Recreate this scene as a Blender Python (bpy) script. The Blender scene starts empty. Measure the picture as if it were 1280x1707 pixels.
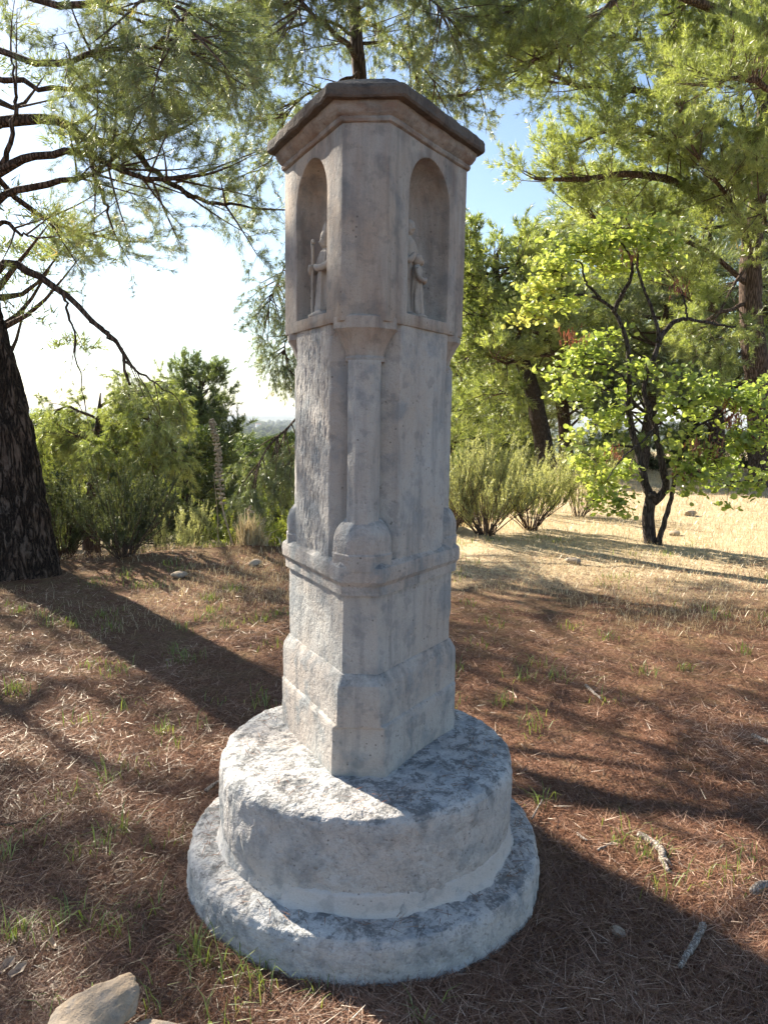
import bpy, bmesh, math, random
import numpy as np
from mathutils import Vector, Matrix

# ------------------------------------------------------------------ camera, world, sun, exposure
scene = bpy.context.scene
COL = scene.collection
CAM_H, PITCH, ROLL, FPX = 1.6, 0.12496678, 0.01621493, 1238.645
cam_data = bpy.data.cameras.new('camera')
cam_data.sensor_fit = 'VERTICAL'
cam_data.sensor_height = 24.0
cam_data.sensor_width = 18.0
cam_data.lens = FPX / 1707.0 * 24.0
cam_data.clip_start = 0.05
cam_data.clip_end = 60000.0
cam = bpy.data.objects.new('camera', cam_data)
COL.objects.link(cam)
cam.matrix_world = (Matrix.Translation((0, 0, CAM_H)) @ Matrix.Rotation(math.pi / 2 - PITCH, 4, 'X')
                    @ Matrix.Rotation(ROLL, 4, 'Z'))
scene.camera = cam

SUN_EL = math.radians(33.0)
SUN_H = np.array([-0.72, 0.694])
SUN_H = SUN_H / np.linalg.norm(SUN_H)
SUN_DIR = np.array([SUN_H[0] * math.cos(SUN_EL), SUN_H[1] * math.cos(SUN_EL), math.sin(SUN_EL)])
world = bpy.data.worlds.new('World')
scene.world = world
world.use_nodes = True
wn = world.node_tree.nodes
sky = wn.new('ShaderNodeTexSky')
sky.sky_type = 'NISHITA'
sky.sun_disc = False
sky.sun_elevation = SUN_EL
sky.sun_rotation = math.atan2(SUN_H[0], SUN_H[1])
sky.altitude = 150.0
sky.air_density = 1.0
sky.dust_density = 0.5
sky.ozone_density = 1.0
world.node_tree.links.new(sky.outputs[0], wn['Background'].inputs[0])
wn['Background'].inputs[1].default_value = 0.064
sun_data = bpy.data.lights.new('sun', 'SUN')
sun_data.energy = 5.0
sun_data.angle = math.radians(0.53)
sun_data.color = (1.0, 0.90, 0.76)
sun = bpy.data.objects.new('sun', sun_data)
COL.objects.link(sun)
sun.rotation_euler = Vector(-SUN_DIR).to_track_quat('-Z', 'Y').to_euler()
scene.view_settings.view_transform = 'Standard'
scene.view_settings.look = 'None'
scene.view_settings.gamma = 1.0
scene.view_settings.use_curve_mapping = False
scene.view_settings.exposure = 1.8
scene.cycles.max_bounces = 4
scene.cycles.use_adaptive_sampling = True
scene.cycles.adaptive_threshold = 0.025
scene.cycles.diffuse_bounces = 2
scene.cycles.glossy_bounces = 1
scene.cycles.transmission_bounces = 3
scene.cycles.transparent_max_bounces = 8
scene.cycles.volume_bounces = 0

# ------------------------------------------------------------------ helpers
def ray(px, py):
    u, v = px - 640.0, py - 853.5
    cr, sr = math.cos(-ROLL), math.sin(-ROLL)
    u, v = u * cr - v * sr, u * sr + v * cr
    c, s = math.cos(PITCH), math.sin(PITCH)
    return np.array([u / FPX, c - v / FPX * s, -s - v / FPX * c])

def at(px, py, Y):
    """a point of the place, from where it is seen and how far away it stands"""
    d = ray(px, py)
    return d * (Y / d[1]) + np.array([0, 0, CAM_H])

def _hash(ix, iy, iz, seed):
    h = (ix.astype(np.int64) * 374761393 + iy.astype(np.int64) * 668265263
         + iz.astype(np.int64) * 2147483647 + seed * 974634777) & 0xFFFFFFFF
    h = ((h ^ (h >> 13)) * 1274126177) & 0xFFFFFFFF
    h = ((h ^ (h >> 16)) * 2246822519) & 0xFFFFFFFF
    return ((h ^ (h >> 15)) & 0xFFFFFF) / float(0xFFFFFF)

def vnoise(P, seed=0):
    P = np.asarray(P, float)
    i = np.floor(P)
    f = P - i
    f = f * f * (3 - 2 * f)
    i = i.astype(np.int64)
    out = 0
    for dx in (0, 1):
        for dy in (0, 1):
            for dz in (0, 1):
                w = ((f[:, 0] if dx else 1 - f[:, 0]) * (f[:, 1] if dy else 1 - f[:, 1])
                     * (f[:, 2] if dz else 1 - f[:, 2]))
                out = out + w * _hash(i[:, 0] + dx, i[:, 1] + dy, i[:, 2] + dz, seed)
    return out * 2 - 1

def fbm(P, scale, octaves=4, seed=0, gain=0.5):
    P = np.asarray(P, float) * scale
    a, o = 1.0, 0
    for k in range(octaves):
        o = o + a * vnoise(P * (2.03 ** k) + 17.3 * k, seed + k)
        a *= gain
    return o

def mesh_np(name, V, Fs, mat, parent=None, smooth=True, tint=None, link=True):
    V = np.asarray(V, np.float32)
    if not isinstance(Fs, (list, tuple)):
        Fs = [Fs]
    Fs = [np.asarray(F, np.int32) for F in Fs if len(F)]
    me = bpy.data.meshes.new(name)
    me.vertices.add(len(V))
    me.vertices.foreach_set('co', V.ravel())
    li = np.concatenate([F.ravel() for F in Fs])
    tot = np.concatenate([np.full(len(F), F.shape[1], np.int32) for F in Fs])
    st = np.concatenate([[0], np.cumsum(tot)[:-1]]).astype(np.int32)
    me.loops.add(len(li))
    me.loops.foreach_set('vertex_index', li)
    me.polygons.add(len(tot))
    me.polygons.foreach_set('loop_start', st)
    me.polygons.foreach_set('loop_total', tot)
    me.polygons.foreach_set('use_smooth', np.full(len(tot), bool(smooth)))
    if tint is not None:
        a = me.attributes.new('tint', 'FLOAT', 'POINT')
        a.data.foreach_set('value', np.asarray(tint, np.float32))
    me.update(calc_edges=True)
    me.validate()
    if mat:
        me.materials.append(mat)
    o = bpy.data.objects.new(name, me)
    if link:
        COL.objects.link(o)
    if parent is not None:
        o.parent = parent
    return o

def tag(o, label=None, cat=None, group=None, kind=None):
    if label: o['label'] = label
    if cat: o['category'] = cat
    if group: o['group'] = group
    if kind: o['kind'] = kind
    return o

def empty(name, loc=(0, 0, 0), rz=0.0):
    o = bpy.data.objects.new(name, None)
    o.location = loc
    o.rotation_euler = (0, 0, rz)
    o.empty_display_size = 0.2
    COL.objects.link(o)
    return o

def copy_thing(root, loc, rz, scale, label):
    r = root.copy()
    COL.objects.link(r)
    r.location, r.rotation_euler, r.scale = loc, (0, 0, rz), scale
    r['label'] = label
    for ch in root.children:
        c = ch.copy()
        COL.objects.link(c)
        c.parent = r
        for g in ch.children:
            d = g.copy()
            COL.objects.link(d)
            d.parent = c
    return r

class Acc:
    """collects vertices and faces of one mesh"""
    def __init__(s):
        s.V, s.T, s.Q, s.n, s.t = [], [], [], 0, []
    def add(s, V, T=None, Q=None, tint=None):
        V = np.asarray(V, float).reshape(-1, 3)
        if T is not None and len(T): s.T.append(np.asarray(T, int) + s.n)
        if Q is not None and len(Q): s.Q.append(np.asarray(Q, int) + s.n)
        s.V.append(V)
        s.t.append(np.full(len(V), 0.5) if tint is None else np.asarray(tint, float))
        s.n += len(V)
    def build(s, name, mat, parent=None, smooth=True, tint=False, origin=None):
        V = np.concatenate(s.V)
        if origin is not None:
            V = V - np.asarray(origin)
        Fs = []
        if s.T: Fs.append(np.concatenate(s.T))
        if s.Q: Fs.append(np.concatenate(s.Q))
        return mesh_np(name, V, Fs, mat, parent, smooth, np.concatenate(s.t) if tint else None)

def unit(v):
    v = np.asarray(v, float)
    return v / (np.linalg.norm(v, axis=-1, keepdims=True) + 1e-12)

def spline(ctrl, n):
    """Catmull-Rom through control rows, any number of columns"""
    C = np.asarray(ctrl, float)
    if len(C) == 2:
        t = np.linspace(0, 1, n)[:, None]
        return C[0] * (1 - t) + C[1] * t
    P = np.vstack([2 * C[0] - C[1], C, 2 * C[-1] - C[-2]])
    seg = len(C) - 1
    u = np.linspace(0, seg, n)
    k = np.minimum(u.astype(int), seg - 1)
    t = (u - k)[:, None]
    p0, p1, p2, p3 = P[k], P[k + 1], P[k + 2], P[k + 3]
    return 0.5 * (2 * p1 + (p2 - p0) * t + (2 * p0 - 5 * p1 + 4 * p2 - p3) * t ** 2
                  + (3 * p1 - p0 - 3 * p2 + p3) * t ** 3)

def tube(acc, pts, rad, sides=8, rough=0.0, seed=0, cap=True):
    pts = np.asarray(pts, float)
    n = len(pts)
    rad = np.broadcast_to(np.asarray(rad, float), (n,))
    T = unit(np.gradient(pts, axis=0))
    ref = np.array([0, 0, 1.0]) if abs(T[0][2]) < 0.8 else np.array([1.0, 0, 0])
    N = []
    a = unit(np.cross(T[0], ref))
    for i in range(n):
        a = unit(a - T[i] * (a @ T[i]))
        N.append(a)
    N = np.array(N)
    B = np.cross(T, N)
    th = np.arange(sides) * 2 * np.pi / sides
    ring = N[:, None, :] * np.cos(th)[None, :, None] + B[:, None, :] * np.sin(th)[None, :, None]
    R = np.repeat(rad[:, None], sides, 1)
    if rough:
        R = R * (1 + rough * fbm((pts[:, None, :] + ring * rad[:, None, None]).reshape(-1, 3), 7.0, 3, seed).reshape(n, sides))
    V = (pts[:, None, :] + ring * R[:, :, None]).reshape(-1, 3)
    i, j = np.meshgrid(np.arange(n - 1), np.arange(sides), indexing='ij')
    j2 = (j + 1) % sides
    Q = np.stack([i * sides + j, i * sides + j2, (i + 1) * sides + j2, (i + 1) * sides + j], -1).reshape(-1, 4)
    Tn = None
    if cap:
        V = np.vstack([V, pts[-1] + T[-1] * rad[-1] * 0.6, pts[0]])
        k = np.arange(sides)
        Tn = np.vstack([np.stack([(n - 1) * sides + k, (n - 1) * sides + (k + 1) % sides, np.full(sides, n * sides)], -1),
                        np.stack([(k + 1) % sides, k, np.full(sides, n * sides + 1)], -1)])
    acc.add(V, Tn, Q)

# ------------------------------------------------------------------ materials
class NT:
    def __init__(s, name):
        s.m = bpy.data.materials.new(name)
        s.m.use_nodes = True
        s.t = s.m.node_tree
        s.n = s.t.nodes
        s.bsdf = s.n['Principled BSDF']
        s.out = s.n['Material Output']
    def node(s, typ, **kw):
        nd = s.n.new(typ)
        for k, v in kw.items():
            if k.startswith('i_'):
                key = k[2:]
                key = int(key) if key.isdigit() else key.replace('_', ' ')
                nd.inputs[key].default_value = v
            else:
                setattr(nd, k, v)
        return nd
    def link(s, a, b):
        s.t.links.new(a, b)
    def coord(s, which='Object'):
        return s.node('ShaderNodeTexCoord').outputs[which]
    def mapped(s, co, scale=(1, 1, 1)):
        m = s.node('ShaderNodeMapping')
        m.inputs['Scale'].default_value = scale
        s.link(co, m.inputs['Vector'])
        return m.outputs[0]
    def noise(s, co, scale, detail=5, rough=0.6, dist=0.0):
        nd = s.node('ShaderNodeTexNoise', i_Scale=scale, i_Detail=detail, i_Roughness=rough, i_Distortion=dist)
        if co is not None:
            s.link(co, nd.inputs['Vector'])
        return nd.outputs['Fac']
    def ramp(s, fac, stops, interp='LINEAR'):
        r = s.node('ShaderNodeValToRGB')
        r.color_ramp.interpolation = interp
        el = r.color_ramp.elements
        while len(el) > 1: el.remove(el[-1])
        el[0].position = stops[0][0]
        el[0].color = tuple(stops[0][1]) + (1,) if not np.isscalar(stops[0][1]) else (stops[0][1],) * 3 + (1,)
        for p, c in stops[1:]:
            e = el.new(p)
            e.color = tuple(c) + (1,) if not np.isscalar(c) else (c,) * 3 + (1,)
        s.link(fac, r.inputs[0])
        return r.outputs[0]
    def mix(s, fac, a, b, mode='MIX'):
        m = s.node('ShaderNodeMix', data_type='RGBA', blend_type=mode)
        for sock, v in ((m.inputs[0], fac), (m.inputs[6], a), (m.inputs[7], b)):
            if hasattr(v, 'is_linked') or isinstance(v, bpy.types.NodeSocket):
                s.link(v, sock)
            elif np.isscalar(v):
                sock.default_value = v
            else:
                sock.default_value = tuple(v) + (1,)
        return m.outputs[2]
    def math(s, op, a, b=0.0, clamp=False):
        m = s.node('ShaderNodeMath', operation=op, use_clamp=clamp)
        for sock, v in ((m.inputs[0], a), (m.inputs[1], b)):
            if isinstance(v, bpy.types.NodeSocket): s.link(v, sock)
            else: sock.default_value = v
        return m.outputs[0]
    def bump(s, h, strength=0.5, dist=0.02, prev=None):
        b = s.node('ShaderNodeBump')
        b.inputs['Strength'].default_value = strength
        b.inputs['Distance'].default_value = dist
        s.link(h, b.inputs['Height'])
        if prev is not None: s.link(prev, b.inputs['Normal'])
        return b.outputs[0]
    def finish(s, color=None, rough=0.85, normal=None, spec=0.25):
        if color is not None:
            if isinstance(color, bpy.types.NodeSocket): s.link(color, s.bsdf.inputs['Base Color'])
            else: s.bsdf.inputs['Base Color'].default_value = tuple(color) + (1,)
        if isinstance(rough, bpy.types.NodeSocket): s.link(rough, s.bsdf.inputs['Roughness'])
        else: s.bsdf.inputs['Roughness'].default_value = rough
        s.bsdf.inputs['Specular IOR Level'].default_value = spec
        if normal is not None: s.link(normal, s.bsdf.inputs['Normal'])
        return s.m

def mat_stone(name, base, warm, grey, pit=0.35, rust=0.0, rmap=(9, 9, 30), crackle=0.0, lichen=0.0, bump=0.5, streak=True, dark=(0.035, 0.035, 0.033), lscale=9.0):
    """weathered limewashed limestone"""
    t = NT(name)
    co = t.coord('Object')
    big = t.noise(co, 3.1, 3, 0.55, 0.4)
    mid = t.noise(co, 9.0, 4, 0.62)
    fine = t.noise(co, 60.0, 3, 0.7)
    grain = t.noise(co, 260.0, 1, 0.6)
    c = t.mix(t.ramp(big, [(0.36, 0.0), (0.6, 1.0)]), base, warm)
    c = t.mix(t.math('MULTIPLY', t.ramp(mid, [(0.5, 0.0), (0.66, 1.0)]), 0.8), c, grey)
    if streak:
        st = t.noise(t.mapped(co, (22, 22, 2.2)), 1.0, 5, 0.6)
        c = t.mix(t.math('MULTIPLY', t.ramp(st, [(0.5, 0.0), (0.72, 1.0)]), 0.55), c, tuple(0.55 * x for x in grey))
    if rust:
        rn = t.noise(t.mapped(co, rmap), 1.0, 4, 0.65)
        c = t.mix(t.math('MULTIPLY', t.ramp(rn, [(0.42, 0.0), (0.62, 1.0)]), rust), c, (0.16, 0.075, 0.04))
    # pits and specks
    vo = t.node('ShaderNodeTexVoronoi', feature='F1')
    vo.inputs['Scale'].default_value = 48.0
    t.link(co, vo.inputs['Vector'])
    spk = t.math('MULTIPLY', t.ramp(vo.outputs['Distance'], [(0.10, 1.0), (0.20, 0.0)]), t.ramp(t.noise(co, 16.0, 3, 0.6), [(0.54, 0.0), (0.60, 1.0)]))
    c = t.mix(t.math('MULTIPLY', spk, 0.75), c, (0.07, 0.06, 0.052))
    blot = t.noise(co, 19.0, 4, 0.55)
    c = t.mix(t.math('MULTIPLY', t.ramp(blot, [(0.56, 0.0), (0.64, 1.0)]), 0.35), c, tuple(0.6 * x for x in grey))
    c = t.mix(t.math('MULTIPLY', t.ramp(fine, [(0.28, 1.0), (0.40, 0.0)]), pit), c, (0.09, 0.08, 0.07))
    c = t.mix(t.math('MULTIPLY', t.ramp(grain, [(0.3, 1.0), (0.6, 0.0)]), 0.25), c, tuple(0.5 * x for x in base))
    if crackle:
        ck = t.node('ShaderNodeTexVoronoi', feature='DISTANCE_TO_EDGE')
        ck.inputs['Scale'].default_value = 1.0
        dn = t.node('ShaderNodeTexNoise', i_Scale=14.0, i_Detail=3)
        t.link(co, dn.inputs['Vector'])
        ad = t.node('ShaderNodeVectorMath', operation='ADD')
        t.link(t.mapped(co, (24, 24, 11)), ad.inputs[0]); t.link(dn.outputs['Color'], ad.inputs[1])
        t.link(ad.outputs[0], ck.inputs['Vector'])
        cf = t.math('MULTIPLY', t.ramp(ck.outputs['Distance'], [(0.012, 1.0), (0.05, 0.0)]), t.ramp(t.noise(co, 6.0, 3, 0.6), [(0.47, 0.0), (0.60, 1.0)]))
        c = t.mix(t.math('MULTIPLY', cf, crackle), c, (0.10, 0.095, 0.09))
    if lichen:
        g = t.node('ShaderNodeNewGeometry')
        sx = t.node('ShaderNodeSeparateXYZ')
        t.link(g.outputs['True Normal'], sx.inputs[0])
        up = t.ramp(sx.outputs[2], [(0.15, 0.25), (0.8, 1.0)])
        l1 = t.noise(co, lscale, 4, 0.72, 0.6)
        l2 = t.noise(co, lscale * 6, 3, 0.7)
        lf = t.math('ADD', t.math('MULTIPLY', l1, 0.7), t.math('MULTIPLY', l2, 0.35))
        lf = t.math('MULTIPLY', t.ramp(lf, [(0.5, 0.0), (0.6, 1.0)]), up)
        c = t.mix(t.math('MULTIPLY', lf, lichen), c, dark)
    h = t.math('ADD', t.math('MULTIPLY', mid, 0.5), t.math('ADD', t.math('MULTIPLY', fine, 0.5), t.math('MULTIPLY', grain, 0.12)))
    return t.finish(c, 0.93, t.bump(h, bump, 0.018), 0.15)

M = {}
M['head'] = mat_stone('stone_head', (0.375, 0.37, 0.35), (0.40, 0.35, 0.295), (0.22, 0.228, 0.23), rust=0.3, rmap=(16, 16, 2.2), bump=0.4)
M['shaft'] = mat_stone('stone_shaft', (0.42, 0.42, 0.405), (0.415, 0.38, 0.34), (0.255, 0.275, 0.285), bump=0.55)
M['cornice'] = mat_stone('stone_cornice', (0.33, 0.325, 0.305), (0.31, 0.265, 0.225), (0.15, 0.148, 0.142), rust=0.5, bump=0.6)
M['roof'] = mat_stone('stone_roof', (0.125, 0.122, 0.115), (0.14, 0.12, 0.10), (0.075, 0.077, 0.078), rust=0.2, lichen=0.85, bump=0.9)
M['pedestal'] = mat_stone('stone_pedestal', (0.43, 0.425, 0.405), (0.42, 0.375, 0.335), (0.245, 0.275, 0.29), lichen=0.45, bump=0.6)
M['drum'] = mat_stone('limewashed_drum', (0.51, 0.515, 0.505), (0.50, 0.47, 0.44), (0.30, 0.32, 0.33), pit=0.6, lichen=0.68, crackle=0.22, bump=1.0, streak=False, dark=(0.06, 0.062, 0.062), lscale=15.0)
M['mortar'] = mat_stone('mortar', (0.52, 0.515, 0.50), (0.51, 0.475, 0.44), (0.42, 0.42, 0.42), pit=0.2, bump=0.4, streak=False)
M['statue'] = mat_stone('stone_statue', (0.40, 0.38, 0.345), (0.38, 0.33, 0.28), (0.24, 0.235, 0.22), pit=0.3, bump=0.3, streak=False)
M['rock'] = mat_stone('field_rock', (0.40, 0.345, 0.28), (0.42, 0.30, 0.185), (0.27, 0.255, 0.235), pit=0.3, lichen=0.25, bump=0.7, streak=False)

def mat_bark(name, c1, c2, c3, vert=14.0, bump=1.0, scale=1.0):
    t = NT(name)
    co = t.coord('Object')
    m = t.mapped(co, (vert * scale, vert * scale, vert * 0.14 * scale))
    v = t.node('ShaderNodeTexVoronoi', feature='DISTANCE_TO_EDGE')
    v.inputs['Scale'].default_value = 1.3
    d = t.node('ShaderNodeMix', data_type='RGBA', blend_type='ADD')
    d.inputs[0].default_value = 1.4
    nz = t.node('ShaderNodeTexNoise', i_Scale=0.8, i_Detail=5)
    t.link(m, nz.inputs['Vector'])
    t.link(m, d.inputs[6]); t.link(nz.outputs['Color'], d.inputs[7])
    t.link(d.outputs[2], v.inputs['Vector'])
    plate = t.ramp(v.outputs['Distance'], [(0.0, 0.0), (0.22, 1.0)])
    n = t.noise(m, 2.2, 6, 0.7)
    c = t.mix(t.ramp(n, [(0.35, 0.0), (0.65, 1.0)]), c1, c2)
    c = t.mix(t.math('SUBTRACT', 1.0, plate), c, c3)
    h = t.math('ADD', t.math('MULTIPLY', plate, 0.8), t.math('MULTIPLY', n, 0.5))
    return t.finish(c, 0.9, t.bump(h, bump, 0.03), 0.15)

M['bark'] = mat_bark('pine_bark_grey', (0.060, 0.046, 0.037), (0.115, 0.09, 0.073), (0.034, 0.026, 0.021), vert=30)
M['bark_red'] = mat_bark('pine_bark_red', (0.135, 0.09, 0.067), (0.19, 0.14, 0.108), (0.045, 0.03, 0.022), vert=20)
def mat_furrowed(name):
    t = NT(name)
    co = t.coord('Object')
    a = t.noise(t.mapped(co, (17, 17, 3.0)), 1.0, 5, 0.62, 0.7)
    b = t.noise(t.mapped(co, (60, 60, 16)), 1.0, 4, 0.65)
    big = t.noise(co, 1.6, 3, 0.6)
    ridge = t.ramp(t.math('ABSOLUTE', t.math('SUBTRACT', a, 0.5)), [(0.0, 0.0), (0.09, 1.0)])
    c = t.mix(t.ramp(b, [(0.35, 0.0), (0.65, 1.0)]), (0.055, 0.041, 0.033), (0.15, 0.115, 0.092))
    c = t.mix(t.math('MULTIPLY', t.ramp(big, [(0.42, 0.0), (0.62, 1.0)]), 0.5), c, (0.13, 0.078, 0.052))
    c = t.mix(t.math('SUBTRACT', 1.0, ridge), c, (0.024, 0.018, 0.015))
    h = t.math('ADD', ridge, t.math('MULTIPLY', b, 0.45))
    return t.finish(c, 0.92, t.bump(h, 1.0, 0.035), 0.12)
M['bark_big'] = mat_furrowed('pine_bark_furrowed')
M['bark_judas'] = mat_bark('judas_bark', (0.07, 0.055, 0.05), (0.13, 0.11, 0.10), (0.02, 0.016, 0.014), vert=34, bump=0.7)
M['twig'] = mat_bark('twig_bark', (0.13, 0.085, 0.06), (0.19, 0.135, 0.10), (0.05, 0.035, 0.025), vert=60, bump=0.4)
M['stick'] = mat_bark('weathered_stick', (0.36, 0.31, 0.26), (0.50, 0.45, 0.39), (0.13, 0.10, 0.08), vert=70, bump=0.5)
M['dry_stalk'] = mat_bark('dry_stalk', (0.42, 0.35, 0.25), (0.58, 0.50, 0.38), (0.26, 0.20, 0.13), vert=90, bump=0.3)

def mat_leaf(name, stops, trans=0.45, tmul=(1.5, 1.5, 0.7), gloss=0.06, rough=0.45):
    """leaf: colour from each leaf's own tint, light passes through"""
    t = NT(name)
    at_ = t.node('ShaderNodeAttribute', attribute_name='tint')
    col = t.ramp(at_.outputs['Fac'], stops)
    df = t.node('ShaderNodeBsdfDiffuse')
    tr = t.node('ShaderNodeBsdfTranslucent')
    gl = t.node('ShaderNodeBsdfGlossy')
    gl.inputs['Roughness'].default_value = rough
    gl.inputs['Color'].default_value = (0.9, 0.92, 0.85, 1)
    t.link(col, df.inputs['Color'])
    t.link(t.mix(1.0, col, tmul, 'MULTIPLY'), tr.inputs['Color'])
    m1 = t.node('ShaderNodeMixShader')
    m1.inputs[0].default_value = trans
    t.link(df.outputs[0], m1.inputs[1]); t.link(tr.outputs[0], m1.inputs[2])
    m2 = t.node('ShaderNodeMixShader')
    m2.inputs[0].default_value = gloss
    t.link(m1.outputs[0], m2.inputs[1]); t.link(gl.outputs[0], m2.inputs[2])
    t.link(m2.outputs[0], t.out.inputs['Surface'])
    return t.m

M['needle'] = mat_leaf('pine_needles', [(0.0, (0.08, 0.10, 0.042)), (0.5, (0.15, 0.185, 0.075)), (0.9, (0.225, 0.26, 0.105)), (1.0, (0.26, 0.20, 0.10))], trans=0.5, tmul=(1.7, 1.7, 0.9), gloss=0.13, rough=0.4)
M['needle_lit'] = mat_leaf('pine_needles_sunlit', [(0.0, (0.135, 0.175, 0.058)), (0.5, (0.255, 0.31, 0.105)), (1.0, (0.385, 0.43, 0.175))], trans=0.5, tmul=(1.7, 1.65, 0.8), gloss=0.10, rough=0.4)  # paler, yellower copy of the pine needles, sunlight put into its colour
M['needle_blue'] = mat_leaf('pine_needles_bluish', [(0.0, (0.075, 0.105, 0.055)), (0.5, (0.135, 0.18, 0.085)), (1.0, (0.21, 0.26, 0.11))], trans=0.45)
M['judas_leaf'] = mat_leaf('judas_leaves', [(0.0, (0.125, 0.185, 0.045)), (0.5, (0.25, 0.325, 0.095)), (0.85, (0.365, 0.42, 0.15)), (0.96, (0.42, 0.42, 0.17)), (1.0, (0.36, 0.24, 0.08))], trans=0.55, tmul=(1.75, 1.65, 0.85), gloss=0.05)
M['judas_pod'] = mat_leaf('judas_pods', [(0.0, (0.16, 0.05, 0.03)), (1.0, (0.34, 0.13, 0.07))], trans=0.4, tmul=(1.2, 1, 0.9))
M['broom'] = mat_leaf('broom_shoots', [(0.0, (0.27, 0.28, 0.13)), (0.5, (0.40, 0.41, 0.21)), (1.0, (0.52, 0.51, 0.29))], trans=0.48, tmul=(1.5, 1.5, 0.9))
M['shrub'] = mat_leaf('shrub_leaves', [(0.0, (0.06, 0.075, 0.035)), (0.5, (0.11, 0.13, 0.06)), (1.0, (0.19, 0.20, 0.085))], trans=0.35)
M['herb'] = mat_leaf('herb_leaves', [(0.0, (0.14, 0.18, 0.035)), (0.5, (0.25, 0.30, 0.065)), (1.0, (0.38, 0.38, 0.12))], trans=0.5)
M['dry_grass'] = mat_leaf('dry_grass', [(0.0, (0.32, 0.22, 0.12)), (0.5, (0.54, 0.43, 0.26)), (1.0, (0.68, 0.58, 0.38))], trans=0.35, tmul=(1.1, 1.05, 0.9))
M['green_grass'] = mat_leaf('green_grass', [(0.0, (0.07, 0.11, 0.025)), (0.5, (0.14, 0.20, 0.04)), (1.0, (0.26, 0.29, 0.08))], trans=0.45)
M['litter'] = mat_leaf('fallen_needles', [(0.0, (0.07, 0.031, 0.018)), (0.45, (0.205, 0.094, 0.054)), (0.8, (0.38, 0.225, 0.145)), (1.0, (0.56, 0.41, 0.30))], trans=0.1, tmul=(1, 1, 1), gloss=0.05, rough=0.4)
M['dead_leaf'] = mat_leaf('dead_leaf', [(0.0, (0.35, 0.22, 0.13)), (1.0, (0.5, 0.35, 0.23))], trans=0.2, tmul=(1, 1, 1))
M['oak'] = mat_leaf('oak_leaves', [(0.0, (0.035, 0.055, 0.02)), (0.5, (0.07, 0.10, 0.03)), (1.0, (0.13, 0.16, 0.045))], trans=0.3)

# ------------------------------------------------------------------ terrain
EDGE_X = np.array([-60, -10, -4.5, -1.3, 0.3, 1.4, 2.6, 4.2, 6.0, 10, 30, 80])
EDGE_Y = np.array([2, 7.4, 8.25, 8.75, 9.8, 11.0, 13.5, 19.0, 26.0, 38, 60, 110.])
SX, SY = -0.05336867, 2.5889429         # the shrine's axis

def height(x, y, detail=True):
    x = np.asarray(x, float); y = np.asarray(y, float)
    e = y - np.interp(x, EDGE_X, EDGE_Y)
    s = np.clip(e, 0, None)
    sm = lambda a, b, v: np.clip((v - a) / (b - a), 0, 1) ** 2 * (3 - 2 * np.clip((v - a) / (b - a), 0, 1))
    drop = 0.55 * sm(0.0, 0.7, s) + 32.0 * (1 - np.exp(-np.clip(s - 0.3, 0, None) * 0.17 / 32.0))
    z = -drop
    # a low earth bank along the terrace's lip
    z = z + 0.10 * np.exp(-((e + 0.25) / 0.28) ** 2) * sm(-3.4, -2.0, x) * (1 - sm(0.8, 2.0, x))
    z = z + 0.45 * np.exp(-(((x - 5.6) / 1.7) ** 2 + ((y - 23.2) / 1.6) ** 2))
    if detail:
        P = np.stack([x, y, np.zeros_like(x)], -1).reshape(-1, 3)
        amp = 1.0 / (1.0 + ((np.abs(x) + np.abs(y)) / 60.0))
        z = z + (0.045 * fbm(P, 0.55, 3, 5) + 0.012 * fbm(P, 4.0, 3, 9)).reshape(x.shape) * amp
        far = sm(60, 300, np.hypot(x, y))
        z = z + far * (3.0 * fbm(P, 0.004, 3, 31)).reshape(x.shape)
        k = np.hypot(x - SX, y - SY)
        z = z * (0.25 + 0.75 * sm(0.6, 1.3, k))
    return z

def gz(x, y):
    return float(height(np.array([x]), np.array([y]))[0])

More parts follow.
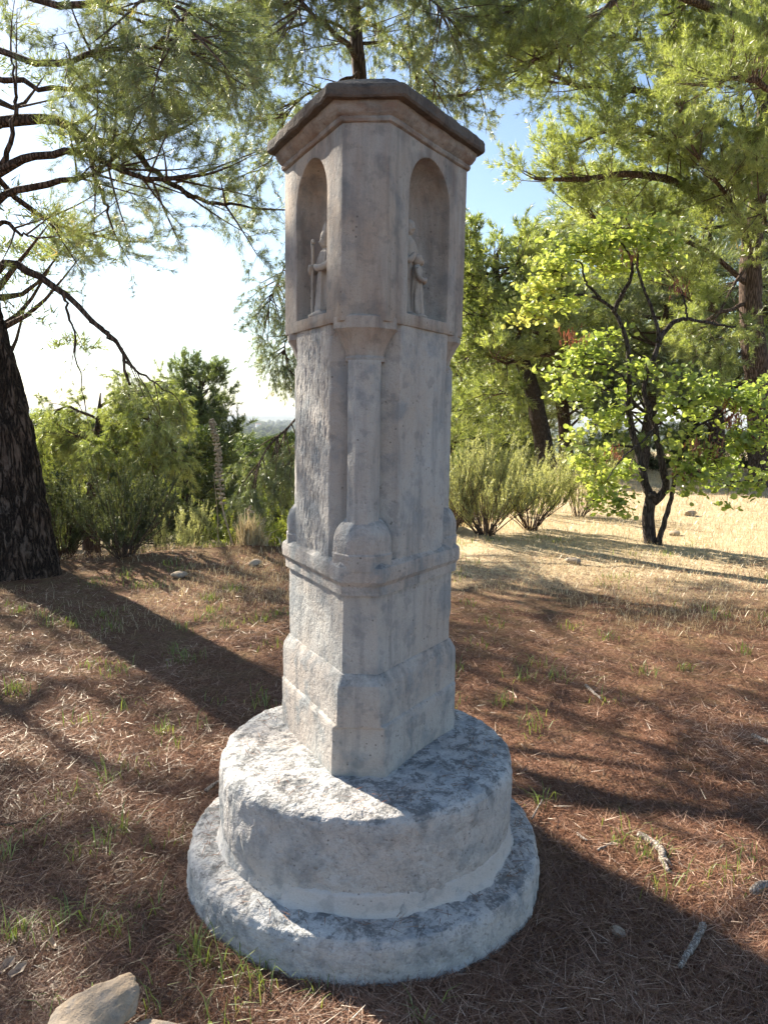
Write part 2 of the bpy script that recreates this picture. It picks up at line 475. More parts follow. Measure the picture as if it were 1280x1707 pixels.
def mat_ground():
    t = NT('forest_floor')
    co = t.coord('Object')
    sx = t.node('ShaderNodeSeparateXYZ')
    t.link(co, sx.inputs[0])
    n0 = t.noise(co, 0.7, 4, 0.6, 0.5)
    n1 = t.noise(co, 5.0, 4, 0.65)
    n2 = t.noise(co, 45.0, 3, 0.7)
    n3 = t.noise(t.mapped(co, (160, 40, 40)), 1.0, 2, 0.7, 1.0)
    lit = t.mix(t.ramp(n2, [(0.3, 0.0), (0.7, 1.0)]), (0.065, 0.031, 0.019), (0.205, 0.104, 0.062))
    lit = t.mix(t.math('MULTIPLY', t.ramp(n3, [(0.52, 0.0), (0.62, 1.0)]), 0.6), lit, (0.36, 0.23, 0.16))
    lit = t.mix(t.math('MULTIPLY', t.ramp(n1, [(0.5, 0.0), (0.7, 1.0)]), 0.5), lit, (0.13, 0.10, 0.045))
    straw = t.mix(t.ramp(n2, [(0.3, 0.0), (0.7, 1.0)]), (0.36, 0.27, 0.16), (0.60, 0.50, 0.33))
    straw = t.mix(t.math('MULTIPLY', t.ramp(n1, [(0.5, 0.0), (0.7, 1.0)]), 0.55), straw, (0.27, 0.15, 0.085))
    # dry meadow starts some way behind the shrine, on the right
    yy = t.math('ADD', sx.outputs[1], t.math('MULTIPLY', n0, 3.0))
    ms = t.ramp(t.math('MULTIPLY', yy, 0.05), [(0.40, 0.0), (0.47, 1.0)])
    mr = t.ramp(t.math('ADD', t.math('MULTIPLY', sx.outputs[0], 0.1), 0.5), [(0.50, 0.0), (0.58, 1.0)])
    # thin dry turf between the needles and the meadow
    mt = t.ramp(t.math('MULTIPLY', yy, 0.05), [(0.27, 0.0), (0.40, 1.0)])
    turf = t.mix(t.ramp(n2, [(0.3, 0.0), (0.7, 1.0)]), (0.105, 0.066, 0.034), (0.27, 0.185, 0.10))
    lit = t.mix(t.math('MULTIPLY', mt, t.ramp(n1, [(0.36, 0.0), (0.56, 0.85)])), lit, turf)
    c = t.mix(t.math('MULTIPLY', ms, mr), lit, straw)
    # wooded plain far below
    ln = t.node('ShaderNodeVectorMath', operation='LENGTH')
    t.link(co, ln.inputs[0])
    fn = t.noise(co, 0.0035, 6, 0.6)
    wood = t.mix(t.ramp(fn, [(0.56, 0.0), (0.60, 1.0)]), (0.055, 0.075, 0.03), (0.30, 0.27, 0.15))
    fm = t.ramp(t.math('MULTIPLY', ln.outputs['Value'], 0.01), [(0.25, 0.0), (0.9, 1.0)])
    c = t.mix(fm, c, wood)
    return t.finish(c, 0.95, t.bump(n2, 0.8, 0.02), 0.1)

N = 280
u = np.linspace(-1, 1, N)
gx = 1.3 * np.sinh(u * 9.6)
gy = np.where(u < 0, 3.0 + 1.3 * np.sinh(u * 6.2), 3.0 + 1.3 * np.sinh(u * 9.6))
X, Y = np.meshgrid(gx, gy, indexing='ij')
Z = height(X, Y)
V = np.stack([X, Y, Z], -1).reshape(-1, 3)
i, j = np.meshgrid(np.arange(N - 1), np.arange(N - 1), indexing='ij')
Q = np.stack([i * N + j, (i + 1) * N + j, (i + 1) * N + j + 1, i * N + j + 1], -1).reshape(-1, 4)
tag(mesh_np('ground', V, Q, mat_ground()), kind='structure')

# hazy hills along the horizon
def hills():
    t = NT('far_hills')
    co = t.coord('Object')
    c = t.mix(t.ramp(t.noise(co, 0.002, 5, 0.6), [(0.4, 0.0), (0.6, 1.0)]), (0.05, 0.075, 0.04), (0.16, 0.16, 0.10))
    m = t.finish(c, 1.0, None, 0.0)
    th = np.linspace(math.radians(25), math.radians(155), 300)
    rows = []
    for k, (r, f) in enumerate([(7000, 0.0), (7800, 0.55), (8600, 1.0), (9300, 0.6), (9900, 0.0)]):
        P = np.stack([np.cos(th) * 3, np.sin(th) * 3, np.full_like(th, k * 0.3)], -1)
        h = (62 + 45 * fbm(P, 1.3, 5, 3)) * f - 34
        rows.append(np.stack([r * np.cos(th), r * np.sin(th), h], -1))
    V = np.concatenate(rows)
    n = 300
    i, j = np.meshgrid(np.arange(4), np.arange(n - 1), indexing='ij')
    Q = np.stack([i * n + j, i * n + j + 1, (i + 1) * n + j + 1, (i + 1) * n + j], -1).reshape(-1, 4)
    tag(mesh_np('hills', V, Q, m), kind='structure')
hills()

# ------------------------------------------------------------------ the shrine
A0 = -math.pi / 2 - 0.04781614           # direction of its front corner
def hexpts(s, c):
    """three-sided plan: long faces at distance s, cut-off corners at distance c"""
    w = (s - 0.5 * c) / math.sin(math.pi / 3)
    P = []
    for k in range(3):
        th = A0 + k * 2 * math.pi / 3
        m = np.array([math.cos(th), math.sin(th)])
        e = np.array([-math.sin(th), math.cos(th)])
        P += [c * m - w * e, c * m + w * e]
    return np.array(P)

def hexring(s, c, nl=26, ns=9, rc=0.006):
    P = hexpts(s, c)
    out = []
    for k in range(6):
        a, b = P[k], P[(k + 1) % 6]
        n = ns if k % 2 == 0 else nl
        L = np.linalg.norm(b - a)
        r = min(rc, L * 0.3) / L
        tt = np.concatenate([[r], np.linspace(r, 1 - r, n)[1:-1], [1 - r]])
        out.append(a + (b - a) * tt[:, None])
    return np.concatenate(out)

def prism(name, levels, mat, parent, rough=0.004, rscale=14, dz=0.02, seed=0, rc=0.0035, nl=26, ns=9, erosion=0.0):
    """levels: rows of (s, c, z); the faces between are finely divided and worn"""
    lv = [levels[0]]
    for a, b in zip(levels[:-1], levels[1:]):
        n = max(1, int(math.ceil(abs(b[2] - a[2]) / dz)))
        for k in range(1, n + 1):
            lv.append(tuple(np.array(a) + (np.array(b) - np.array(a)) * k / n))
    R = [np.column_stack([hexring(s, c, nl, ns, rc), np.full(4 * 0 + 3 * (nl + ns), z)]) for s, c, z in lv]
    m = len(R[0])
    V = np.concatenate(R)
    rad = V.copy(); rad[:, 2] = 0
    rad = unit(rad)
    d = rough * fbm(V, rscale, 4, seed)
    if erosion:
        # pitted, vertically weathered left face
        nlft = np.array([math.cos(A0 - math.pi / 3), math.sin(A0 - math.pi / 3)])
        w = np.clip((rad[:, :2] @ nlft - 0.62) / 0.3, 0, 1)
        e = 0.8 * fbm(V * np.array([1, 1, 0.38]), 110, 3, seed + 7, 0.6) + 0.35 * fbm(V, 9, 2, seed + 4)
        d = d - erosion * w * np.clip(e + 0.1, 0, 1.0)
    V = V + rad * d[:, None]
    V[:, 2] += 0.5 * rough * fbm(V, rscale * 0.8, 3, seed + 3)
    n = len(R)
    i, j = np.meshgrid(np.arange(n - 1), np.arange(m), indexing='ij')
    j2 = (j + 1) % m
    Q = np.stack([i * m + j, i * m + j2, (i + 1) * m + j2, (i + 1) * m + j], -1).reshape(-1, 4)
    V = np.vstack([V, [0, 0, lv[0][2]], [0, 0, lv[-1][2]]])
    k = np.arange(m)
    T = np.vstack([np.stack([(k + 1) % m, k, np.full(m, n * m)], -1),
                   np.stack([(n - 1) * m + k, (n - 1) * m + (k + 1) % m, np.full(m, n * m + 1)], -1)])
    o = mesh_np(name, V, [T, Q], mat, parent, True)
    set_sharp(o, 21)
    return o

def set_sharp(o, deg):
    me = o.data
    bm = bmesh.new()
    bm.from_mesh(me)
    lim = math.radians(deg)
    for e in bm.edges:
        if len(e.link_faces) == 2:
            e.smooth = e.calc_face_angle(0.0) < lim
    bm.to_mesh(me)
    bm.free()

def disc(name, prof, mat, parent, cx, cy, rough, rscale, seed, n=400, lean=0.0):
    """round masonry: prof rows of (radius, z), worn by noise"""
    pr = [prof[0]]
    for a, b in zip(prof[:-1], prof[1:]):
        L = math.hypot(b[0] - a[0], b[1] - a[1])
        m = max(1, int(math.ceil(L / 0.008)))
        for k in range(1, m + 1):
            pr.append((a[0] + (b[0] - a[0]) * k / m, a[1] + (b[1] - a[1]) * k / m))
    pr = np.array(pr)
    th = np.arange(n) * 2 * np.pi / n
    V = np.stack([pr[:, None, 0] * np.cos(th)[None], pr[:, None, 0] * np.sin(th)[None],
                  np.repeat(pr[:, 1][:, None], n, 1)], -1)
    T = np.gradient(pr, axis=0)
    Nr = unit(np.stack([T[:, 1], -T[:, 0]], -1))
    D = np.stack([Nr[:, None, 0] * np.cos(th)[None], Nr[:, None, 0] * np.sin(th)[None],
                  np.repeat(Nr[:, 1][:, None], n, 1)], -1).reshape(-1, 3)
    V = V.reshape(-1, 3)
    cav = fbm(V * np.array([1, 1, 0.8]), rscale, 5, seed, 0.55)
    pits = np.clip(fbm(V * np.array([1, 1, 0.6]), rscale * 4.2, 3, seed + 5) - 0.12, 0, 1)
    big = fbm(V, 3.0, 2, seed + 11)
    cav = cav + 0.45 * fbm(V * np.array([1, 1, 0.7]), 52, 3, seed + 17, 0.6)
    V = V + D * (rough * cav - rough * 0.9 * pits + 0.006 * big)[:, None]
    V = V + np.array([cx, cy, 0])
    k = len(pr)
    i, j = np.meshgrid(np.arange(k - 1), np.arange(n), indexing='ij')
    j2 = (j + 1) % n
    Q = np.stack([i * n + j, i * n + j2, (i + 1) * n + j2, (i + 1) * n + j], -1).reshape(-1, 4)
    V = np.vstack([V, [cx, cy, pr[-1, 1]]])
    jj = np.arange(n)
    Tn = np.stack([(k - 1) * n + jj, (k - 1) * n + (jj + 1) % n, np.full(n, k * n)], -1)
    return mesh_np(name, V, [Tn, Q], mat, parent, True)

def build_shrine():
    root = empty('wayside_shrine', (SX, SY, 0))
    tag(root, 'tall weathered stone wayside shrine with niches on a round stepped base', 'shrine')
    dx, dy = -0.047 - SX, 2.525 - SY
    lp = disc('lower_plinth', [(0.622, -0.12), (0.620, 0.0), (0.620, 0.08), (0.616, 0.120), (0.603, 0.140), (0.565, 0.149), (0.51, 0.153), (0.40, 0.16)],
              M['drum'], root, dx, dy, 0.0062, 9, 1)
    ud = disc('upper_drum', [(0.515, 0.13), (0.507, 0.20), (0.512, 0.24), (0.514, 0.32), (0.512, 0.410), (0.508, 0.432), (0.496, 0.446), (0.46, 0.454), (0.30, 0.461), (0.10, 0.464)],
              M['drum'], root, dx, dy, 0.0045, 10, 21)
    # smooth mortar fillet round the drum's foot
    disc('mortar_band', [(0.528, 0.140), (0.516, 0.160), (0.5115, 0.190), (0.509, 0.212), (0.495, 0.222)], M['mortar'], root, dx, dy, 0.003, 8, 33)
    prism('base_course', [(0.237, 0.327, 0.43), (0.236, 0.327, 0.615), (0.233, 0.333, 0.624), (0.2270, 0.335, 0.63)], M['pedestal'], root, 0.0022, seed=2, erosion=0.005)
    prism('second_course', [(0.2262, 0.3355, 0.625), (0.2258, 0.337, 0.748), (0.2235, 0.336, 0.762), (0.2090, 0.318, 0.792), (0.2045, 0.313, 0.795)], M['pedestal'], root, 0.0022, seed=3, erosion=0.005)
    prism('die', [(0.2048, 0.3135, 0.785), (0.2048, 0.319, 1.062)], M['shaft'], root, 0.0025, seed=4, erosion=0.004)
    prism('moulding', [(0.2068, 0.3205, 1.048), (0.2165, 0.3310, 1.051), (0.2175, 0.3325, 1.080), (0.2200, 0.3345, 1.084), (0.2275, 0.3405, 1.096), (0.2292, 0.3420, 1.120), (0.2270, 0.3400, 1.140), (0.2130, 0.3200, 1.156)],
          M['pedestal'], root, 0.0016, dz=0.012, seed=5, erosion=0.005)
    prism('shaft', [(0.2160, 0.238, 1.138), (0.2140, 0.237, 1.5), (0.2135, 0.237, 1.895)], M['shaft'], root, 0.0035, dz=0.007, seed=6, nl=90, erosion=0.0036)
    # head with three arched niches
    head = bpy.data.objects.new('head', prism_plain([(0.2212, 0.3240, 1.888), (0.2215, 0.3262, 2.458)]))
    COL.objects.link(head)
    cutters = []
    for k in range(3):
        th = A0 + math.pi / 3 + k * 2 * math.pi / 3
        cutters.append(niche_cutter(th))
    for c in cutters:
        md = head.modifiers.new('cut', 'BOOLEAN')
        md.operation = 'DIFFERENCE'
        md.solver = 'EXACT'
        md.object = c
    bv = head.modifiers.new('bevel', 'BEVEL')
    bv.width = 0.005
    bv.segments = 2
    bv.limit_method = 'ANGLE'
    bv.angle_limit = math.radians(35)
    dg = bpy.context.evaluated_depsgraph_get()
    me = bpy.data.meshes.new_from_object(head.evaluated_get(dg))
    head.modifiers.clear()
    head.data = me
    for c in cutters:
        bpy.data.objects.remove(c, do_unlink=True)
    me.materials.clear()
    me.materials.append(M['head'])
    for p in me.polygons: p.use_smooth = True
    set_sharp(head, 30)
    head.parent = root
    # cornice and roof slab
    prism('cornice', [(0.2235, 0.3275, 2.446), (0.2300, 0.3330, 2.449), (0.2325, 0.3350, 2.457), (0.2305, 0.3330, 2.463), (0.2390, 0.3400, 2.470), (0.2490, 0.3460, 2.482), (0.2535, 0.3490, 2.494), (0.2530, 0.3480, 2.503), (0.2450, 0.340, 2.510)],
          M['cornice'], root, 0.0035, dz=0.005, seed=8)
    prism('roof', [(0.2520, 0.3450, 2.499), (0.2745, 0.3630, 2.500), (0.2792, 0.3668, 2.506), (0.2797, 0.3672, 2.528), (0.2755, 0.3625, 2.538), (0.2500, 0.332, 2.554), (0.2000, 0.268, 2.586), (0.1500, 0.200, 2.616), (0.1000, 0.135, 2.638), (0.05, 0.066, 2.650), (0.015, 0.02, 2.653)],
          M['roof'], root, 0.0035, dz=0.008, rscale=22, seed=9)
    # colonnettes on the three corners
    for k in range(3):
        th = A0 + k * 2 * math.pi / 3
        m = np.array([math.cos(th), math.sin(th), 0])
        col = ngon_lathe('colonnette', [(0.058, 0.052, 1.24), (0.056, 0.050, 1.30), (0.055, 0.0495, 1.55), (0.056, 0.050, 1.775)], m * 0.262, th, M['shaft'], root, 8, seed=40 + k)
        ngon_lathe('column_base', [(0.094, 0.092, 1.13), (0.096, 0.094, 1.178), (0.092, 0.090, 1.182), (0.092, 0.090, 1.212), (0.089, 0.087, 1.236), (0.083, 0.080, 1.256), (0.074, 0.070, 1.271), (0.064, 0.060, 1.281), (0.056, 0.052, 1.287)], m * 0.249, th, M['pedestal'], col, 8, seed=50 + k, rough=0.003)
        ngon_lathe('corbel_capital', [(0.056, 0.052, 1.770), (0.065, 0.060, 1.772), (0.066, 0.061, 1.782), (0.060, 0.056, 1.789), (0.064, 0.061, 1.81), (0.082, 0.080, 1.850), (0.090, 0.092, 1.864), (0.093, 0.096, 1.868), (0.093, 0.096, 1.902), (0.086, 0.086, 1.906)], m * 0.244, th, M['head'], col, 8, seed=60 + k, rough=0.002)
    return root

def prism_plain(levels):
    V, Q = [], []
    for s, c, z in levels:
        V += [(p[0], p[1], z) for p in hexpts(s, c)]
    n = len(levels)
    F = [tuple(range(5, -1, -1)), tuple(range((n - 1) * 6, n * 6))]
    for i in range(n - 1):
        for k in range(6):
            F.append((i * 6 + k, i * 6 + (k + 1) % 6, (i + 1) * 6 + (k + 1) % 6, (i + 1) * 6 + k))
    me = bpy.data.meshes.new('head')
    me.from_pydata(V, [], F)
    me.update()
    return me

def niche_cutter(th, s=0.2213, hw=0.130, z0=1.926, zs=2.285, depth=0.128):
    """arched niche with a rounded back and half dome"""
    n = np.array([math.cos(th), math.sin(th), 0]); e = np.array([-math.sin(th), math.cos(th), 0]); up = np.array([0, 0, 1.0])
    nt, npp = 28, 16
    V, rings = [], []
    # outline in plan: from +e round the back to -e, plus a lid 3 cm outside the face
    ph = np.linspace(0, math.pi, nt)
    zz = [z0] + list(np.linspace(z0, zs, 5)[1:]) + [zs + hw * math.sin(a) for a in np.linspace(0, math.pi / 2, 12)[1:]]
    rows = []
    for z in zz:
        k = 1.0 if z <= zs else math.sqrt(max(1 - ((z - zs) / hw) ** 2, 1e-6))
        k = max(k, 0.02)
        back = [e * (hw * k * math.cos(a)) + n * (s - 0.03 - (depth - 0.03) * k * math.sin(a) * 1.0) for a in ph]
        back = [e * hw * k + n * (s + 0.04)] + back + [-e * hw * k + n * (s + 0.04)]
        rows.append([b + up * z for b in back])
    m = nt + 2
    V = np.array(rows).reshape(-1, 3)
    F = []
    for i in range(len(zz) - 1):
        for j in range(m):
            F.append((i * m + j, i * m + (j + 1) % m, (i + 1) * m + (j + 1) % m, (i + 1) * m + j))
    F.append(tuple(range(m - 1, -1, -1)))
    F.append(tuple(range((len(zz) - 1) * m, len(zz) * m)))
    me = bpy.data.meshes.new('cut')
    me.from_pydata([tuple(v) for v in V], [], F)
    bm = bmesh.new(); bm.from_mesh(me); bmesh.ops.recalc_face_normals(bm, faces=bm.faces); bm.to_mesh(me); bm.free()
    o = bpy.data.objects.new('cut', me)
    COL.objects.link(o)
    return o

def ngon_lathe(name, prof, centre, th, mat, parent, sides, seed=0, rough=0.0016):
    """eight-sided shaft; prof rows (radial half-depth, half-width, z)"""
    m = np.array([math.cos(th), math.sin(th), 0]); e = np.array([-math.sin(th), math.cos(th), 0])
    base = []
    for k in range(sides):
        a0 = (k - 0.5) * 2 * math.pi / sides; a1 = (k + 0.5) * 2 * math.pi / sides
        for q in np.linspace(0.06, 0.94, 5):
            base.append((math.cos(a0) * (1 - q) + math.cos(a1) * q, math.sin(a0) * (1 - q) + math.sin(a1) * q))
    base = np.array(base) / math.cos(math.pi / sides)
    pr = [prof[0]]
    for a, b in zip(prof[:-1], prof[1:]):
        k = max(1, int(math.ceil((b[2] - a[2]) / 0.02)))
        for q in range(1, k + 1): pr.append(tuple(np.array(a) + (np.array(b) - np.array(a)) * q / k))
    V = np.concatenate([centre + m * (base[:, :1] * d) + e * (base[:, 1:] * w) + np.array([0, 0, z]) for d, w, z in pr])
    o = V - centre; o[:, 2] = 0
    V = V + unit(o) * (rough * fbm(V, 22, 3, seed))[:, None]
    k, q = len(base), len(pr)
    i, j = np.meshgrid(np.arange(q - 1), np.arange(k), indexing='ij')
    j2 = (j + 1) % k
    Q = np.stack([i * k + j, i * k + j2, (i + 1) * k + j2, (i + 1) * k + j], -1).reshape(-1, 4)
    V = np.vstack([V, centre + [0, 0, pr[0][2]], centre + [0, 0, pr[-1][2]]])
    jj = np.arange(k)
    T = np.vstack([np.stack([(jj + 1) % k, jj, np.full(k, q * k)], -1), np.stack([(q - 1) * k + jj, (q - 1) * k + (jj + 1) % k, np.full(k, q * k + 1)], -1)])
    ob = mesh_np(name, V, [T, Q], mat, parent, True)
    set_sharp(ob, 24)
    return ob

build_shrine()

# ---- small stone statues in the niches
def figure(acc, loc, h, rz, mitre=False, veil=False, seed=0, fold=0.10, wide=1.0, arm=None):
    """standing robed figure: one surface of rings from hem to head, x is its right-left, -y its front"""
    prof = [(0.0, .155, .120), (.03, .160, .125), (.15, .145, .112), (.30, .130, .100), (.45, .122, .095), (.56, .118, .090), (.66, .125, .090),
            (.74, .135, .085), (.785, .118, .072), (.81, .060, .052), (.832, .046, .046), (.85, .058, .064), (.885, .069, .080), (.92, .072, .083), (.955, .066, .078), (.985, .045, .055), (1.0, .008, .01)]
    if mitre:
        prof = [(a * .86, b, c) for a, b, c in prof[:14]] + [(.815, .066, .075), (.83, .070, .076), (.875, .074, .062), (.925, .062, .045), (.965, .036, .028), (1.0, .006, .008)]
    if veil:
        prof = [(a, b * (1.18 if a > .8 else 1), c * (1.1 if a > .8 else 1)) for a, b, c in prof]
    P = spline(prof, 70)
    n = 40
    th = np.arange(n) * 2 * np.pi / n
    rows = []
    for z, a, b in P:
        f = np.clip(1 - z / .8, 0, 1) ** .7 if z < .8 else 0
        wob = 1 + fold * 1.5 * f * (np.sin(th * 7 + 2.2 * np.sin(z * 6) + seed) * .7 + np.sin(th * 13 + seed * 2 + z * 3) * .4) + .03 * np.sin(th * 5 + z * 40 + seed) * math.sin(z * 31)
        x = a * wide * np.cos(th) * wob; y = b * wide * np.sin(th) * wob
        hz = (.86 if mitre else 1.0)
        fr = np.exp(-((np.angle(np.exp(1j * (th + np.pi / 2)))) / .22) ** 2)
        y = y - .022 * fr * math.exp(-((z - .895 * hz) / .016) ** 2)                       # nose
        eye = np.exp(-((np.abs(np.angle(np.exp(1j * (th + np.pi / 2)))) - .42) / .16) ** 2)
        y = y + .012 * eye * math.exp(-((z - .912 * hz) / .012) ** 2)                      # eye sockets
        y = y + .007 * fr * math.exp(-((z - .872 * hz) / .006) ** 2)                       # mouth
        rows.append(np.stack([x, y, np.full(n, z)], -1))
    V = np.concatenate(rows)
    k = len(P)
    i, j = np.meshgrid(np.arange(k - 1), np.arange(n), indexing='ij')
    j2 = (j + 1) % n
    Q = np.stack([i * n + j, i * n + j2, (i + 1) * n + j2, (i + 1) * n + j], -1).reshape(-1, 4)
    sub = Acc()
    sub.add(V, None, Q)
    hz = .86 if mitre else 1.0
    arms = arm or [[(.125, 0, .75), (.16, -.03, .62), (.10, -.12, .56), (.03, -.14, .60)], [(-.125, 0, .75), (-.165, -.02, .62), (-.13, -.11, .55), (-.08, -.15, .62)]]
    for ap in arms:
        q = spline([(x, y, z * hz) for x, y, z in ap], 14)
        tube(sub, q, np.interp(np.linspace(0, 1, 14), [0, .4, .8, 1], [.042, .042, .036, .022]), 10)
    tube(sub, [(0, 0, -.03), (0, 0, .0), (0, 0, .012)], [.19, .19, .17], 16)
    V = np.concatenate(sub.V) * h
    c, s = math.cos(rz), math.sin(rz)
    V = np.stack([V[:, 0] * c - V[:, 1] * s, V[:, 0] * s + V[:, 1] * c, V[:, 2]], -1) + loc
    acc.add(V, np.concatenate(sub.T), np.concatenate(sub.Q))

def statues():
    # left niche: bishop with a staff
    th = A0 - math.pi / 3
    nrm = np.array([math.cos(th), math.sin(th), 0])
    side = np.array([-math.sin(th), math.cos(th), 0])
    c = np.array([SX, SY, 0]) + nrm * 0.164 - side * 0.010
    root = empty('statue', (c[0], c[1], 1.926))
    tag(root, 'small stone bishop with pointed mitre and staff in the left niche', 'statue')
    a = Acc()
    figure(a, (0, 0, .009), .300, th + math.pi / 2, mitre=True, seed=1, wide=.84, fold=.18)
    a.build('body', M['statue'], root)
    st = Acc()
    p0 = nrm * .036 - side * .027
    pts = spline([p0 + [0, 0, .002], p0 + [0, 0, .13], p0 + [0, 0, .220], p0 - side * .006 + [0, 0, .240], p0 + side * .004 + [0, 0, .250], p0 + side * .009 + [0, 0, .240]], 24)
    tube(st, pts, .0048, 8)
    st.build('staff', M['statue'], root)
    # right niche: woman standing with a girl in front of her
    th = A0 + math.pi / 3
    nrm = np.array([math.cos(th), math.sin(th), 0])
    side = np.array([-math.sin(th), math.cos(th), 0])
    c = np.array([SX, SY, 0]) + nrm * 0.158 - side * 0.036
    root = empty('statue', (c[0], c[1], 1.926))
    tag(root, 'small stone group of a veiled woman and a child in the right niche', 'statue')
    a = Acc()
    figure(a, np.array((0, 0, .009)) + side * .020 - nrm * .014, .305, th + math.pi / 2, veil=True, seed=4, wide=.95)
    a.build('woman', M['statue'], root)
    b = Acc()
    figure(b, np.array((0, 0, .008)) + side * .030 + nrm * .020, .195, th + math.pi / 2 + .5, veil=True, seed=9, wide=1.05, fold=.13,
           arm=[[(.125, 0, .75), (.17, -.04, .60), (.12, -.12, .56), (.03, -.16, .60)], [(-.125, 0, .75), (-.165, -.05, .60), (-.10, -.13, .56), (-.02, -.16, .60)]])
    b.build('child', M['statue'], root)
statues()

# ------------------------------------------------------------------ vegetation builders
def needles(pos, axis, K, L, W, rng, spread=(0.35, 1.15), tint_base=None):
    """tufts of K thin needles fanned about each axis; returns vertices, triangles, tints"""
    Mn = len(pos)
    a = unit(axis)
    ref = np.where(np.abs(a[:, 2:3]) < 0.9, np.array([[0, 0, 1.0]]), np.array([[1.0, 0, 0]]))
    u = unit(np.cross(a, ref)); v = np.cross(a, u)
    th = rng.uniform(0, 2 * np.pi, (Mn, K)); ph = rng.uniform(spread[0], spread[1], (Mn, K))
    d = (a[:, None] * np.cos(ph)[..., None] + (u[:, None] * np.cos(th)[..., None] + v[:, None] * np.sin(th)[..., None]) * np.sin(ph)[..., None])
    l = L * rng.uniform(0.7, 1.25, (Mn, K))[..., None]
    p = pos[:, None] - a[:, None] * rng.uniform(0, 0.5, (Mn, K))[..., None] * L
    w = unit(np.cross(d, rng.normal(size=(Mn, K, 3)))) * W * 0.5
    V = np.stack([p + w, p - w, p + d * l], 2).reshape(-1, 3)
    T = np.arange(Mn * K * 3).reshape(-1, 3)
    tb = rng.uniform(0, 1, Mn) if tint_base is None else tint_base
    ti = np.repeat(np.clip(tb[:, None] + rng.normal(0, 0.12, (Mn, K)), 0, 1).reshape(-1), 3)
    return V, T, ti

def twigs_mesh(acc, A, B, C, r):
    """many thin three-sided twigs through A, B, C"""
    n = len(A)
    d = unit(C - A)
    ref = np.where(np.abs(d[:, 2:3]) < 0.9, np.array([[0, 0, 1.0]]), np.array([[1.0, 0, 0]]))
    u = unit(np.cross(d, ref)); v = np.cross(d, u)
    V = []
    for P, k in ((A, 1.0), (C, 0.35)):
        for q in range(3):
            an = q * 2 * np.pi / 3
            V.append(P + (u * math.cos(an) + v * math.sin(an)) * (r * k))
    V = np.stack(V, 1).reshape(-1, 3)
    b = np.arange(n)[:, None] * 6
    Q = np.concatenate([b + np.array([[l * 3 + q, l * 3 + (q + 1) % 3, (l + 1) * 3 + (q + 1) % 3, (l + 1) * 3 + q]]) for l in (0,) for q in range(3)])
    acc.add(V, None, Q)

def foliate(path, rng, wood, F, sub_per_m=3.2, sub_len=1.1, twig_per_m=7, twig_len=0.38, tuft_per_twig=5, droop=0.0, up=0.35, start=0.22, r0=0.02, flat=0.6):
    """side branches, twigs and shoot positions along one limb; F collects (pos, axis, tint)"""
    L = np.linalg.norm(np.diff(path, axis=0), axis=1).sum()
    ns = max(3, int(L * sub_per_m))
    tt = np.sort(rng.uniform(start, 1.0, ns)); tt[-1] = 1.0
    T = unit(np.gradient(path, axis=0))
    for t in tt:
        k = t * (len(path) - 1)
        i = min(int(k), len(path) - 2)
        p = path[i] * (1 - (k - i)) + path[i + 1] * (k - i)
        tg = T[i]
        side = rng.normal(size=3) * np.array([1, 1, 1 - flat])
        side = unit(side - tg * (side @ tg))
        ang = rng.uniform(0.5, 1.2) if t < 0.99 else 0.1
        d = unit(tg * math.cos(ang) + side * math.sin(ang) + np.array([0, 0, 0.15 - droop * 0.6]))
        sl = sub_len * rng.uniform(0.55, 1.2) * (1.15 - 0.55 * t)
        n = 6
        q = np.linspace(0, 1, n)[:, None]
        bend = unit(rng.normal(size=3)) * 0.25 + np.array([0, 0, 0.22 - droop])
        sp = p + d * sl * q + bend * sl * q ** 2 * 0.5
        tube(wood, sp, np.linspace(r0, r0 * 0.3, n), 4, cap=False)
        nt = max(4, int(sl * twig_per_m))
        s = rng.uniform(0.2, 1.0, nt) ** 0.7; s[0] = 1.0
        k2 = s * (n - 1); i2 = np.minimum(k2.astype(int), n - 2)
        A = sp[i2] * (1 - (k2 - i2))[:, None] + sp[i2 + 1] * (k2 - i2)[:, None]
        tg2 = unit(sp[i2 + 1] - sp[i2])
        rd = rng.normal(size=(nt, 3))
        dd = unit(tg2 * rng.uniform(0.4, 1.1, (nt, 1)) + unit(rd - tg2 * (rd * tg2).sum(1, keepdims=True)) * 0.9 + np.array([0, 0, up - droop]))
        tl = twig_len * rng.uniform(0.5, 1.25, (nt, 1))
        bend2 = np.array([0, 0, up * 0.5 - droop * 0.7])
        B = A + dd * tl * 0.5 + bend2 * tl * 0.12
        C = A + dd * tl + bend2 * tl * 0.5
        twigs_mesh(wood, A, B, C, r0 * 0.22)
        base_t = rng.uniform(0.1, 0.8)
        for m in range(tuft_per_twig):
            f = 0.35 + 0.65 * (m + rng.uniform(0, 1, (nt, 1))) / tuft_per_twig
            pos = np.where(f < 0.5, A + (B - A) * f * 2, B + (C - B) * (f * 2 - 1))
            ax = unit(C - B) + rng.normal(0, 0.3, (nt, 3)) + np.array([0, 0, up * 0.6 - droop * 0.5])
            F.append((pos + rng.normal(0, 0.015, (nt, 3)), ax, np.clip(base_t + rng.normal(0, 0.15, nt), 0, 1)))

